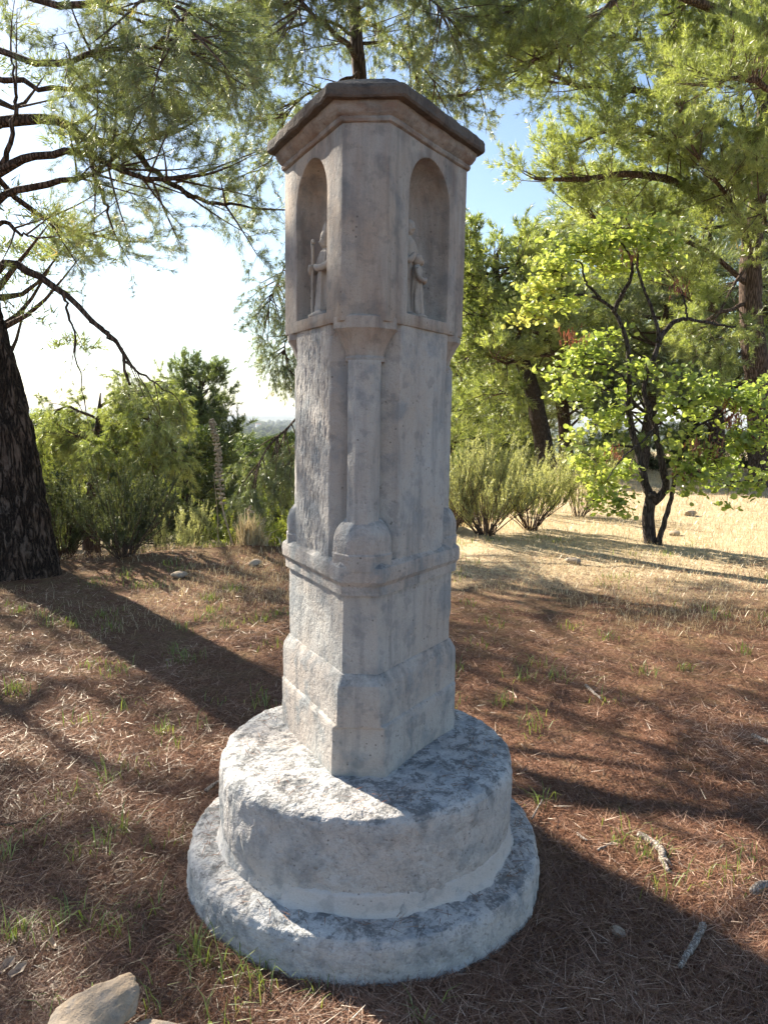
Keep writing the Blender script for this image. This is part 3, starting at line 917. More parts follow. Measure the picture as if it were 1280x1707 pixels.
def auto_limbs(trunk, rng, n, z0, z1, len0, len1, az=(0, 2 * math.pi), rise=(0.05, 0.6), wander=0.25, sag=0.0):
    """limb paths leaving a trunk between heights z0 and z1"""
    out = []
    for k in range(n):
        f = (k + rng.uniform(0.1, 0.9)) / n
        z = z0 + (z1 - z0) * f
        i = int(np.clip(np.searchsorted(trunk[:, 2], z), 1, len(trunk) - 1))
        w = (z - trunk[i - 1, 2]) / max(trunk[i, 2] - trunk[i - 1, 2], 1e-6)
        p = trunk[i - 1, :3] * (1 - w) + trunk[i, :3] * w
        a = az[0] + (az[1] - az[0]) * ((k * 0.618 + rng.uniform(-0.08, 0.08)) % 1.0)
        L = (len0 + (len1 - len0) * f) * rng.uniform(0.75, 1.15)
        r = rise[0] + (rise[1] - rise[0]) * f + rng.uniform(-0.1, 0.1)
        d = np.array([math.cos(a), math.sin(a), r])
        ctrl = [p]
        for q in (0.3, 0.65, 1.0):
            ctrl.append(p + d * L * q + np.array([0, 0, 0.18 * L * q * q - sag * L * q * q]) + rng.normal(0, wander * 0.35, 3) * L * 0.25)
        out.append(spline(ctrl, 10))
    return out

def pine(label, trunk, limbs, seed, K=9, nl=0.085, nw=0.0045, mat='needle', bark='bark', group='pine trees', limb_r=0.05, spread=(0.35, 1.1), trunk_sides=20, name='pine_tree', ridged=False, **fol):
    rng = np.random.default_rng(seed)
    base = np.array([trunk[0][0], trunk[0][1], trunk[0][2]])
    root = empty(name, base)
    tag(root, label, 'tree', group)
    tr = spline(trunk, 46)
    a = Acc()
    if ridged:
        tr = spline(trunk, 240)
        tube(a, tr[:, :3], np.maximum(tr[:, 3], 0.012), 110, rough=0.05, seed=seed)
        Vt = a.V[0]; nn = 240 * 110
        c0 = np.repeat(tr[:, :3], 110, 0); o0 = Vt[:nn] - c0
        rl = np.linalg.norm(o0, axis=1, keepdims=True)
        ang = np.tile(np.arange(110) * 2 * np.pi / 110, 240)
        wz = np.repeat(tr[:, 2], 110)
        # tall bark plates: cells stretched along the trunk, with deep furrows between them
        q = np.stack([np.cos(ang) * 3.4, np.sin(ang) * 3.4, wz * 1.5], -1)
        pl = np.abs(fbm(q, 1.5, 2, 91)) + .5 * np.abs(fbm(q * np.array([1, 1, .8]), 4.2, 2, 95))
        rt = np.exp(-np.clip(wz, 0, None) / .22) * np.clip(np.cos(ang * 4 + 1.0), 0, 1) * .10
        Vt[:nn] = c0 + o0 / rl * (rl + (.05 * np.clip(pl, 0, .7) - .02 + rt)[:, None])
    else:
        tube(a, tr[:, :3], np.maximum(tr[:, 3], 0.012), trunk_sides, rough=0.10, seed=seed)
    a.build('trunk', M[bark], root, origin=base)
    wood, F = Acc(), []
    for lm in limbs:
        if isinstance(lm, dict):
            path, r, kw = spline(lm['p'], 16), lm.get('r', limb_r), {**fol, **lm.get('f', {})}
        else:
            path, r, kw = lm, limb_r, fol
        b = Acc()
        n = len(path)
        pj = path + np.vstack([np.zeros(3), rng.normal(0, 0.012, (n - 1, 3))])
        tube(b, pj, np.linspace(r, r * 0.28, n), 9, rough=0.12, seed=seed + 1)
        b.build('limb', M['bark_red'], root, origin=base)
        if not kw.pop('bare', False):
            foliate(pj, rng, wood, F, **kw)
    if wood.V:
        tag(wood.build('twigs', M['twig'], root, origin=base), kind='stuff')
    pos = np.concatenate([f[0] for f in F]); ax = np.concatenate([f[1] for f in F]); tb = np.concatenate([f[2] for f in F])
    V, T, ti = needles(pos, ax, K, nl, nw, rng, spread, tb)
    mesh_np('crown', V - base, T, M[mat], root, False, ti)
    STATS.append((label, len(T)))
    return root
STATS = []

# ------------------------------------------------------------------ the pines
YL = 7.5
def left_pine():
    tr = [(-3.80, YL, -0.15, 0.50), (-3.77, YL, 0.12, 0.40), (-3.79, YL, 0.55, 0.345), (-3.90, YL, 1.5, 0.315), (-4.16, YL, 2.7, 0.285), (-4.55, YL + .05, 4.1, 0.25), (-4.95, YL + .1, 5.6, 0.21), (-5.1, YL + .1, 7.4, 0.16), (-5.0, YL, 9.2, 0.10), (-4.9, YL, 10.8, 0.04)]
    f = dict(sub_per_m=3.0, sub_len=0.95)
    L = [
        dict(p=[(-4.55, YL, 4.05), at(0, 205, 7.6), at(95, 200, 7.6), at(152, 232, 7.5), at(215, 238, 7.5), at(300, 215, 7.4)], r=0.066, f=dict(start=0.45)),
        dict(p=[at(152, 232, 7.5), at(160, 290, 7.5), at(182, 352, 7.4)], r=0.040),
        dict(p=[at(215, 238, 7.5), at(275, 300, 7.4), at(345, 335, 7.4), at(420, 345, 7.3)], r=0.034),
        dict(p=[(-4.3, YL, 3.3), at(0, 290, 7.3), at(60, 262, 7.2), at(140, 258, 7.1), at(240, 300, 7.0), at(345, 292, 6.9)], r=0.05, f=dict(start=0.5)),
        dict(p=[(-4.25, YL, 3.1), at(0, 330, 7.4), at(90, 305, 7.3), at(165, 285, 7.3), at(216, 238, 7.2)], r=0.045, f=dict(start=0.5)),
        dict(p=[at(0, 290, 7.3), at(22, 220, 7.2), at(28, 160, 7.2), at(18, 100, 7.1)], r=0.028, f=dict(sub_per_m=1.5)),
        dict(p=[(-4.12, YL, 2.55), at(0, 445, 7.5), at(45, 449, 7.5), at(100, 485, 7.5), at(150, 535, 7.5), at(198, 578, 7.5), at(215, 640, 7.6)], r=0.048, f=dict(bare=True)),
        dict(p=[at(104, 487, 7.5), at(124, 560, 7.6), at(142, 665, 7.7)], r=0.016, f=dict(sub_per_m=3.0, sub_len=0.40, droop=0.9, start=0.3, twig_per_m=6, tuft_per_twig=3, r0=0.008)),
        dict(p=[at(150, 535, 7.5), at(195, 572, 7.6), at(240, 640, 7.7)], r=0.018, f=dict(sub_per_m=5.0, sub_len=0.42, droop=0.8, start=0.1, twig_per_m=7, tuft_per_twig=3, r0=0.008)),
        dict(p=[at(205, 600, 7.6), at(260, 640, 7.6), at(300, 668, 7.6)], r=0.014, f=dict(sub_per_m=5.0, sub_len=0.4, droop=0.8, start=0.1, twig_per_m=6, tuft_per_twig=3, r0=0.007)),
        dict(p=[(-4.2, YL, 2.9), at(0, 372, 7.6), at(30, 388, 7.6), at(60, 395, 7.6)], r=0.03, f=dict(sub_len=0.5)),
        dict(p=[(-4.7, YL, 4.7), at(30, 330, 8.4), at(110, 380, 8.6), at(190, 400, 8.7)], r=0.04, f=dict(start=0.4)),
        # upper boughs sweeping over the clearing
        dict(p=[(-4.9, YL, 5.4), at(60, 100, 6.6), at(180, 80, 6.2), at(300, 70, 5.8)], r=0.036, f=dict(droop=0.35, start=0.4)),
        dict(p=[(-4.95, YL, 5.9), at(100, 10, 6.4), at(230, -20, 5.9), at(330, 60, 5.5)], r=0.036, f=dict(droop=0.4, start=0.4)),
        dict(p=[(-4.9, YL, 5.1), at(0, 130, 7.4), at(100, 150, 7.3), at(230, 130, 7.1), at(330, 140, 7.0)], r=0.034, f=dict(droop=0.3, start=0.4)),
    ]
    rng = np.random.default_rng(5)
    tra = spline(tr, 40)
    L += auto_limbs(tra, rng, 7, 6.8, 10.4, 3.0, 1.2, az=(0.6, 5.6), rise=(0.05, 0.7))
    L += [dict(p=[(-4.95, YL, 5.8), (-5.4, 7.7, 6.15), (-5.8, 7.9, 6.35), (-6.3, 8.1, 6.6)], r=.05, f=dict(start=.1, sub_len=.65, sub_per_m=9)),  # unseen limbs added so their foliage shades the shrine's shaft and head
          dict(p=[(-5.05, YL, 6.5), (-5.6, 7.7, 6.9), (-6.1, 8.0, 7.15), (-6.6, 8.3, 7.4)], r=.06, f=dict(start=.05, sub_len=.8, sub_per_m=8)),
          dict(p=[(-5.1, YL, 7.0), (-5.5, 7.6, 7.6), (-6.0, 7.9, 7.9), (-6.5, 8.0, 8.2)], r=.05, f=dict(start=.05, sub_len=.8, sub_per_m=8)),
          dict(p=[(-5.05, YL, 6.3), (-5.3, 7.9, 6.7), (-5.7, 8.5, 7.0), (-6.0, 8.9, 7.3)], r=.05, f=dict(start=.05, sub_len=.8, sub_per_m=8))]
    pine('thick dark pine trunk leaning left at the left edge of the clearing', tr, L, 11, ridged=True, bark='bark_big', limb_r=.036, K=16, nl=0.085, nw=0.0034, sub_per_m=4.6, sub_len=0.95, twig_per_m=14, twig_len=0.38, tuft_per_twig=7, up=0.15, r0=0.012)
left_pine()

def center_pine():
    YC = 11.5
    b = at(622, 868, YC)
    zb = gz(b[0], YC)
    tr = [(b[0], YC, zb - .1, .20), (b[0], YC, zb + .5, .165), tuple(at(618, 600, YC)) + (.14,), tuple(at(610, 300, YC)) + (.12,), tuple(at(598, 110, YC)) + (.098,), tuple(at(590, 0, YC)) + (.085,), tuple(at(588, -200, YC)) + (.05,), tuple(at(590, -330, YC)) + (.02,)]
    L = [
        dict(p=[at(594, 60, YC), at(540, 34, 11.2), at(480, 48, 10.9), at(420, 75, 10.6), at(370, 150, 10.3)], r=.026),
        dict(p=[at(601, 72, YC), at(650, 70, 11.3), at(692, 96, 11.1), at(730, 150, 10.9)], r=.024),
        dict(p=[at(600, 118, YC), at(560, 140, 11.1), at(500, 165, 10.8), at(450, 240, 10.5)], r=.024),
        dict(p=[at(592, 20, YC), at(660, -20, 11.0), at(720, 0, 10.6), at(760, 60, 10.3)], r=.026),
        dict(p=[at(590, 0, YC), at(500, -40, 11.0), at(420, -20, 10.5), at(360, 40, 10.1)], r=.026),
        dict(p=[at(590, -60, YC), at(560, -60, 10.6), at(520, -20, 10.0), at(480, 40, 9.4)], r=.026),
        dict(p=[at(590, -70, YC), at(650, -60, 10.8), at(700, -40, 10.0), at(740, 30, 9.4)], r=.026),
        dict(p=[at(606, 210, YC), at(540, 215, 11.6), at(470, 250, 11.8), at(420, 300, 12.0)], r=.024),
        dict(p=[at(610, 300, YC), at(540, 370, 10.9), at(480, 440, 10.3), at(445, 520, 9.9)], r=.022, f=dict(sub_len=.55, droop=.5, start=.55)),
        dict(p=[at(612, 380, YC), at(540, 470, 10.9), at(480, 560, 10.3), at(470, 620, 10.0)], r=.020, f=dict(sub_len=.40, droop=.5, start=.6)),
        dict(p=[at(616, 520, YC), at(550, 630, 10.6), at(488, 704, 10.1), at(440, 755, 9.9), at(425, 800, 9.8)], r=.022, f=dict(sub_len=.6, sub_per_m=5.5, droop=.9, start=.5)),
        dict(p=[at(616, 540, YC), at(560, 680, 10.6), at(500, 740, 10.1), at(470, 790, 9.9)], r=.020, f=dict(sub_len=.6, sub_per_m=5.5, droop=.9, start=.4)),
    ]
    rng = np.random.default_rng(8)
    L += auto_limbs(spline(tr, 40), rng, 8, 6.0, 10.6, 2.6, .9, rise=(0.0, .6))
    pine('slender pine rising directly behind the shrine roof', tr, L, 21, K=14, nl=0.09, nw=0.0054, bark='bark_red', sub_per_m=7.0, sub_len=.95, twig_per_m=17, twig_len=.42, tuft_per_twig=6, up=.1, droop=.25, r0=.011)
center_pine()

def right_pines():
    Y = 19.5
    b = at(1268, 800, Y); zb = gz(b[0], Y)
    tr = [(b[0], Y, zb - .1, .42), (b[0], Y, zb + .6, .34), tuple(at(1262, 640, Y)) + (.30,), tuple(at(1252, 540, Y)) + (.28,), tuple(at(1250, 440, Y)) + (.26,), tuple(at(1262, 330, Y)) + (.20,), tuple(at(1275, 170, Y)) + (.17,), tuple(at(1280, 0, Y)) + (.13,), tuple(at(1270, -200, Y)) + (.08,), tuple(at(1262, -330, Y)) + (.03,)]
    f = {}
    L = [
        dict(p=[at(1250, 440, Y), at(1236, 372, 19.0), at(1185, 345, 18.3), at(1120, 300, 17.6), at(1040, 290, 17.0), at(960, 300, 16.6), at(890, 298, 16.3)], r=.13),
        dict(p=[at(1262, 330, Y), at(1200, 290, 18.3), at(1110, 230, 17.5), at(1030, 215, 16.8), at(970, 235, 16.4)], r=.10),
        dict(p=[at(1268, 250, Y), at(1180, 190, 18.0), at(1060, 150, 17.0), at(960, 140, 16.3), at(895, 110, 16.0)], r=.10),
        dict(p=[at(1274, 180, Y), at(1220, 90, 18.0), at(1120, 70, 17.0), at(1000, 60, 16.0)], r=.09),
        dict(p=[at(1278, 90, Y), at(1200, 0, 18.0), at(1080, -20, 17.0), at(940, 20, 16.0), at(870, 30, 15.6)], r=.09),
        dict(p=[at(1252, 480, Y), at(1180, 420, 18.8), at(1110, 390, 18.2), at(1030, 380, 17.8), at(960, 350, 17.5)], r=.07),
        dict(p=[at(1255, 400, Y), at(1230, 360, 18.0), at(1200, 310, 17.0), at(1160, 260, 16.0), at(1130, 180, 15.2)], r=.07),
        dict(p=[at(1265, 300, Y), at(1260, 260, 18.0), at(1240, 200, 16.8), at(1230, 130, 15.8)], r=.07),
        dict(p=[at(1276, 120, Y), at(1230, 40, 17.6), at(1180, -10, 16.4), at(1120, 20, 15.4)], r=.07),
        dict(p=[at(1252, 500, Y), at(1200, 520, 19.0), at(1150, 500, 18.6), at(1120, 460, 18.4)], r=.06),
        dict(p=[at(1255, 560, Y), at(1215, 560, 19.0), at(1190, 610, 18.8)], r=.04, f=dict(droop=.4)),
        dict(p=[at(1258, 380, Y), at(1270, 380, 18.2), at(1275, 360, 17.2), at(1262, 330, 16.4)], r=.06),
        dict(p=[at(1254, 430, Y), at(1225, 470, 18.6), at(1200, 520, 18.0), at(1170, 560, 17.6)], r=.05, f=dict(droop=.3)),
        dict(p=[at(1270, 220, Y), at(1262, 150, 18.0), at(1250, 90, 16.6), at(1260, 40, 15.8)], r=.06),
    ]
    rng = np.random.default_rng(3)
    L += auto_limbs(spline(tr, 40), rng, 9, 8.0, 16.5, 4.6, 1.4, rise=(0.05, .6))
    pine('big branching pine behind the small tree at the right edge', tr, L, 31, K=13, nl=.15, nw=.0125, mat='needle_lit', bark='bark_red', limb_r=.07, sub_per_m=5.0, sub_len=1.45, twig_per_m=11, twig_len=.55, tuft_per_twig=5, up=.4, r0=.018, spread=(.3, 1.25))
    # the bough reaching in from the upper right belongs to a nearer tree outside the frame
    Y2 = 12.0
    tr = [(9.6, Y2, -.1, .36), (9.5, Y2, 1, .30), (9.2, Y2, 4, .25), (9.0, Y2, 7, .2), (9.0, Y2, 10, .1), (9.0, Y2, 12, .04)]
    L = [
        dict(p=[(9.1, Y2, 6.2), at(1290, 60, 11.4), at(1150, 0, 10.9), at(1060, -30, 10.5), at(985, 40, 10.2), at(915, 90, 10.0), at(875, 110, 9.9)], r=.075, f=dict(start=.3)),
        dict(p=[at(985, 40, 10.2), at(950, 85, 10.1), at(915, 150, 10.0)], r=.018, f=dict(bare=True)),
        dict(p=[(9.1, Y2, 5.6), at(1310, 160, 11.4), at(1230, 130, 11.0), at(1180, 150, 10.7)], r=.06, f=dict(start=.4)),
        dict(p=[(9.1, Y2, 7.0), at(1200, -60, 11.0), at(1000, -60, 10.2), at(900, -10, 9.8), at(850, 20, 9.6)], r=.06, f=dict(start=.3)),
    ]
    rng = np.random.default_rng(4)
    L += auto_limbs(spline(tr, 40), rng, 6, 6.0, 11.5, 2.8, 1.0, az=(-1.6, 1.6), rise=(0.1, .6))
    pine('pine outside the right edge whose bough crosses the upper right corner', tr, L, 41, K=14, nl=.095, nw=.0060, mat='needle_lit', bark='bark_red', limb_r=.06, sub_per_m=5.2, sub_len=1.05, twig_per_m=14, twig_len=.42, tuft_per_twig=6, up=.3, r0=.012)
right_pines()

def leaning_pine():
    Y = 23.5
    tr = [tuple(at(916, 790, Y)) + (.36,), tuple(at(910, 765, Y)) + (.30,), tuple(at(898, 700, Y)) + (.27,), tuple(at(884, 640, Y)) + (.24,), tuple(at(866, 590, Y)) + (.22,), tuple(at(850, 535, Y)) + (.19,), tuple(at(830, 480, Y)) + (.14,), tuple(at(826, 435, Y)) + (.09,), tuple(at(835, 412, Y)) + (.03,)]
    rng = np.random.default_rng(6)
    L = auto_limbs(spline(tr, 40), rng, 24, 3.2, 6.5, 2.4, 1.2, rise=(-.15, .22))
    L += [dict(p=[at(840, 500, Y), at(790, 470, Y - .3), at(765, 440, Y - .5)], r=.05), dict(p=[at(832, 460, Y), at(870, 430, Y - .3), at(905, 410, Y - .5)], r=.05), dict(p=[at(850, 540, Y), at(890, 520, Y - .4), at(925, 510, Y - .7)], r=.05)]
    L += [dict(p=[at(866, 590, Y), at(820, 570, Y - .5), at(775, 600, Y - 1), at(750, 640, Y - 1)], r=.05, f=dict(droop=.3)),
          dict(p=[at(884, 640, Y), at(850, 655, Y - .4), at(800, 660, Y - .8)], r=.04, f=dict(droop=.3))]
    pine('pine with a bare trunk leaning left behind the broom bushes', tr, L, 51, K=10, nl=.19, nw=.026, mat='needle_lit', limb_r=.06, sub_per_m=6.5, sub_len=1.05, twig_per_m=9, twig_len=.5, tuft_per_twig=4, up=.35, r0=.02)
leaning_pine()

def left_valley_pines():
    # sunlit drooping pine below the terrace
    Y = 15.0
    b = at(150, 800, Y); zb = gz(b[0], Y)
    tr = [(b[0], Y, zb - .1, .20), (b[0], Y, zb + 1, .16), tuple(at(158, 760, Y)) + (.07,), tuple(at(165, 690, Y)) + (.04,), tuple(at(168, 655, Y)) + (.015,)]
    L = []
    for (x0, y0), pts in [((158, 740), [(110, 720), (75, 730), (55, 770)]), ((160, 720), [(220, 700), (265, 710), (300, 770)]), ((164, 700), [(220, 665), (265, 655), (295, 700)]),
                          ((160, 730), [(200, 740), (240, 750), (260, 800)]), ((164, 700), [(120, 680), (90, 690), (70, 740)]), ((166, 680), [(200, 660), (240, 665), (255, 720)]),
                          ((160, 720), [(150, 720), (140, 745), (135, 790)]), ((160, 740), [(180, 740), (200, 770), (205, 810)]), ((164, 700), [(240, 670), (270, 665), (285, 690)])]:
        k = len(L)
        L.append(dict(p=[at(x0, y0, Y)] + [at(x, y, Y - .3 * (i + 1) * (1 if k % 2 else -.6)) for i, (x, y) in enumerate(pts)], r=.03))
    pine('pine with drooping sunlit boughs just below the terrace on the left', tr, L, 61, K=14, nl=.12, nw=.0095, mat='needle_lit', sub_per_m=12, sub_len=.62, twig_per_m=15, twig_len=.36, tuft_per_twig=5, up=-.05, droop=.42, r0=.010, start=.1)
    # bluish cone-shaped pine
    Y = 28.0
    b = at(336, 900, Y); zb = gz(b[0], Y)
    tr = [(b[0], Y, zb - .2, .28), (b[0], Y, zb + 1.5, .22)] + [tuple(at(334, y, Y)) + (r,) for y, r in ((780, .17), (700, .11), (645, .06), (624, .02))]
    rng = np.random.default_rng(7)
    L = auto_limbs(spline(tr, 40), rng, 50, -3.0, 3.0, 2.0, .55, rise=(.05, .7))
    pine('bluish cone-shaped pine standing in the valley left of the shrine', tr, L, 71, K=9, nl=.22, nw=.024, mat='needle_blue', limb_r=.04, sub_per_m=7, sub_len=.65, twig_per_m=10, twig_len=.42, tuft_per_twig=4, up=.5, r0=.014, start=.12)
left_valley_pines()

# ---- background trees: a few kinds, copied
def clump_tree(name, label, kind, seed, h, rad, mat, bark, group, trunk_h=0.35, n_clump=46, per=110, size=.30, wdt=.05, cone=False):
    rng = np.random.default_rng(seed)
    root = empty(name, (0, 0, 0))
    tag(root, label, 'tree', group)
    lean = rng.normal(0, .06, 2)
    tr = spline([(0, 0, -.3, .05 * h ** .8), (lean[0] * h * .3, lean[1] * h * .3, h * .3, .036 * h ** .8), (lean[0] * h * .6, lean[1] * h * .6, h * .65, .022 * h ** .8), (lean[0] * h, lean[1] * h, h * .97, .01)], 18)
    a = Acc()
    tube(a, tr[:, :3], tr[:, 3], 10, rough=.1, seed=seed)
    cl = []
    for k in range(n_clump):
        f = rng.uniform(0, 1) ** (.9 if not cone else 1.3)
        z = h * (trunk_h + (1 - trunk_h) * f)
        w = rad * ((1 - f) ** .75 + .06 if cone else math.sqrt(max(1 - (2 * f - .85) ** 2 / 1.6, .05)))
        an = rng.uniform(0, 2 * np.pi); rr = w * math.sqrt(rng.uniform(.12, 1))
        p = np.array([math.cos(an) * rr, math.sin(an) * rr, z])
        i = min(int(f * .8 * 17 + trunk_h * 10), 16)
        s = tr[i, :3]
        if k % 2 == 0: tube(a, spline([s, (s + p) / 2 - [0, 0, .05 * h * rng.uniform(0, 1)], p], 6), np.linspace(.014 * h ** .7, .005, 6), 5)
        cl.append((p, rad * rng.uniform(.24, .42)))
    a.build('trunk', M[bark], root)
    Vs, Ts, ti, n0 = [], [], [], 0
    for p, r in cl:
        d = unit(rng.normal(size=(per, 3)))
        d[:, 2] = np.abs(d[:, 2]) * .9 - .25
        pos = p + d * np.array([r, r, r * .6]) * rng.uniform(.55, 1.05, (per, 1))
        ax = unit(d) + np.array([0, 0, .5]) + rng.normal(0, .35, (per, 3))
        V, T, t = needles(pos, ax, 3, size, wdt, rng, (.2, 1.1), np.clip(rng.uniform(.15, .75) + rng.normal(0, .15, per), 0, 1))
        Vs.append(V); Ts.append(T + n0); ti.append(t); n0 += len(V)
    mesh_np('crown', np.concatenate(Vs), np.concatenate(Ts), M[mat], root, False, np.concatenate(ti))
    STATS.append((label, n0 // 3))
    return root

def place(root, px, Y, rz, sc, label, first, dz=0.0, x=None):
    X = at(px, 800, Y)[0] if x is None else x
    z = gz(X, Y) + dz
    if first:
        root.location, root.rotation_euler, root.scale = (X, Y, z), (0, 0, rz), (sc, sc, sc)
        root['label'] = label
        return root
    return copy_thing(root, (X, Y, z), rz, (sc, sc, sc), label)

def background():
    g = 'pines of the wood behind the clearing'
    A = clump_tree('pine_tree', '', 'pine', 101, 11.0, 3.4, 'needle_lit', 'bark', g, trunk_h=.22, n_clump=110, per=95, size=.34, wdt=.026)
    B = clump_tree('pine_tree', '', 'pine', 102, 9.0, 2.8, 'needle', 'bark_red', g, trunk_h=.30, n_clump=95, per=95, size=.32, wdt=.026)
    C = clump_tree('pine_tree', '', 'pine', 103, 7.0, 2.1, 'needle_blue', 'bark', g, trunk_h=.12, n_clump=80, per=90, size=.30, wdt=.026, cone=True)
    spots = [  # kind, px, Y, turn, scale, label
        (A, 1010, 30, .3, 1.0, 'tall pine in the background above the forked stems of the small tree'),
        (B, 945, 27, 1.2, .95, 'twin-looking dark pine trunk in the background just right of the leaning pine'),
        (A, 1130, 34, 2.1, 1.05, 'background pine seen through the right half of the small leafy tree'),
        (B, 1195, 25, .7, 1.05, 'background pine left of the big right-hand pine trunk'),
        (A, 790, 36, 3.3, .95, 'pale green pine right behind the shrine head on its right'),
        (B, 1065, 25, 4.0, .80, 'shorter background pine behind the fork of the small leafy tree'),
        (A, 1290, 30, 5.0, 1.1, 'background pine at the right edge behind the big pine'),
        (B, 880, 38, 5.6, 1.1, 'distant pine behind the crown of the leaning pine'),
        (A, 700, 40, .9, .9, 'distant pine mostly hidden behind the shrine shaft'),
        (A, 760, 27, 4.4, .82, 'dense pine filling the gap right beside the shrine shaft'),
        (B, 835, 31, 2.7, 1.0, 'dense pine behind the upper trunk of the leaning pine'),
        (C, 775, 30, .2, .85, 'low bushy pine between the shrine and the leaning trunk'),
        (C, 845, 29, 2.2, .60, 'young pine at the foot of the leaning pine'),
        (C, 1000, 24, 1.0, .50, 'young pine behind the leaves low in the small tree'),
        (A, 1420, 31, 1.4, 1.0, 'pine beyond the meadow just outside the right edge'),
        (B, 1540, 27, 2.4, 1.05, 'second pine beyond the meadow outside the right edge'),
        (A, 1680, 33, .1, 1.1, 'third pine beyond the meadow outside the right edge'),
        (C, 1480, 24, 4.1, .7, 'young pine outside the right edge of the meadow'),
        (C, 1160, 30, 3.0, .75, 'dark young pine under the right side of the small tree'),
    ]
    seen = set()
    for r, px, Y, rz, sc, lab in spots:
        place(r, px, Y, rz, sc, lab, id(r) not in seen)
        seen.add(id(r))
    g2 = 'trees of the wooded valley below the terrace'
    D = clump_tree('valley_tree', '', 'oak', 111, 7.0, 2.6, 'oak', 'bark', g2, trunk_h=.18, n_clump=90, per=90, size=.26, wdt=.07)
    Eo = clump_tree('valley_tree', '', 'pine', 112, 8.5, 2.8, 'needle', 'bark', g2, trunk_h=.2, n_clump=90, per=90, size=.30, wdt=.035)
    sp = [(D, 100, 30, 0, .72, 'dark tree in shade behind the left pine trunk'), (D, 190, 26, 1, .68, 'dark round tree behind the left shrubs, below the drooping boughs'),
          (D, 260, 34, 2, .78, 'dark tree between the drooping pine and the cone-shaped pine'), (Eo, 60, 38, .5, .80, 'valley pine peeping out right of the big left trunk'),
          (Eo, 140, 46, 1.5, .85, 'farther valley pine behind the drooping sunlit pine'), (D, 310, 24, 3, .62, 'grey-green round tree at the foot of the cone-shaped pine'),
          (Eo, 395, 50, 2.5, .85, 'valley pine just right of the cone-shaped pine'), (D, 425, 44, 4, .9, 'sunlit round tree in the valley left of the shrine shaft'),
          (Eo, 455, 60, 3.3, .95, 'valley pine close to the left edge of the shrine shaft'), (D, 480, 36, 5, .8, 'valley tree half hidden by the left edge of the shaft'),
          (D, 405, 70, .4, 1.1, 'small far valley tree between the cone-shaped pine and the shaft'), (Eo, 440, 85, 1.1, 1.0, 'far valley pine below the white house'),
          (D, 465, 100, 2.2, 1.2, 'farthest valley tree beside the shaft'), (Eo, 240, 55, 4.4, .9, 'valley pine behind the left side of the cone-shaped pine'),
          (D, 350, 62, 5.3, 1.2, 'valley tree hidden behind the cone-shaped pine'), (D, 20, 26, 2.9, .7, 'dark tree behind the base of the left pine'), (Eo, 415, 120, .8, 1.2, 'tiny far pine right of the cone-shaped pine tip'),
          (D, -90, 27, .9, .75, 'dark valley tree outside the left edge, nearest the big trunk'), (Eo, -190, 36, 2.0, .9, 'valley pine outside the left edge'), (D, -300, 29, 3.6, .85, 'round valley tree outside the left edge'), (Eo, -430, 38, 5.1, .95, 'farthest valley pine outside the left edge'),
          (D, 385, 34, 1.8, .62, 'dark rounded tree low in the valley behind the tall dried stalk')]
    seen = set()
    for r, px, Y, rz, sc, lab in sp:
        place(r, px, Y, rz, sc, lab, id(r) not in seen)
        seen.add(id(r))
    # open-crowned pines outside the picture on the left; their shade falls across the clearing
    S = clump_tree('pine_tree', '', 'pine', 121, 9.0, 1.9, 'needle', 'bark_red', g, trunk_h=.40, n_clump=34, per=70, size=.22, wdt=.022)
    for k, (x, y, sc, rz, lab) in enumerate([(-9.2, 8.5, .95, .4, 'pine standing outside the left edge beside the clearing'), (-7.9, 14.8, 1.2, 2.9, 'tall pine outside the left edge on the terrace rim'), (-8.9, 10.4, .95, 4.0, 'pine outside the left edge nearest the camera'), (-8.5, 12.0, .9, 5.3, 'slim pine outside the left edge between two others')]):
        place(S, 0, y, rz, sc, lab, k == 0, x=x)
background()

# far woods on the plain: too far to tell apart
def far_woods():
    t = NT('far_woods'); co = t.coord()
    far_m = t.finish(t.mix(t.ramp(t.noise(co, .03, 4, .6), [(.38, 0.), (.62, 1.)]), (.035, .055, .022), (.12, .14, .05)), 1.0, t.bump(t.noise(co, .6, 3), 1.0, 1.5), 0.0)
    rng = np.random.default_rng(77)
    bm = bmesh.new(); bmesh.ops.create_icosphere(bm, subdivisions=1, radius=1.0)
    bv = np.array([v.co[:] for v in bm.verts]); bf = np.array([[v.index for v in f.verts] for f in bm.faces]); bm.free()
    n = 2600
    dist = 110 * np.exp(rng.uniform(0, 1, n) * math.log(4200 / 110.))
    px = np.where(rng.uniform(size=n) < .65, rng.uniform(330, 540, n), rng.uniform(-100, 1380, n))
    x = (px - 640) / FPX * dist
    keep = fbm(np.stack([x, dist, x * 0], -1), .0035, 3, 31) < .28
    x, dist = x[keep], dist[keep]; n = len(x)
    z = height(x, dist)
    s = rng.uniform(2.2, 4.5, n) * (1 + dist / 1800.)
    V = bv[None] * (1 + .10 * rng.normal(size=(n, len(bv), 1))) * s[:, None, None] * np.array([1, 1, .9])
    V = V + np.stack([x, dist, z + s * .6], -1)[:, None]
    T = (bf[None] + (np.arange(n) * len(bv))[:, None, None]).reshape(-1, 3)
    ti = np.repeat(rng.uniform(0, 1, n), len(bv))
    tag(mesh_np('far_woods', V.reshape(-1, 3), T, far_m, None, True), kind='stuff')
far_woods()

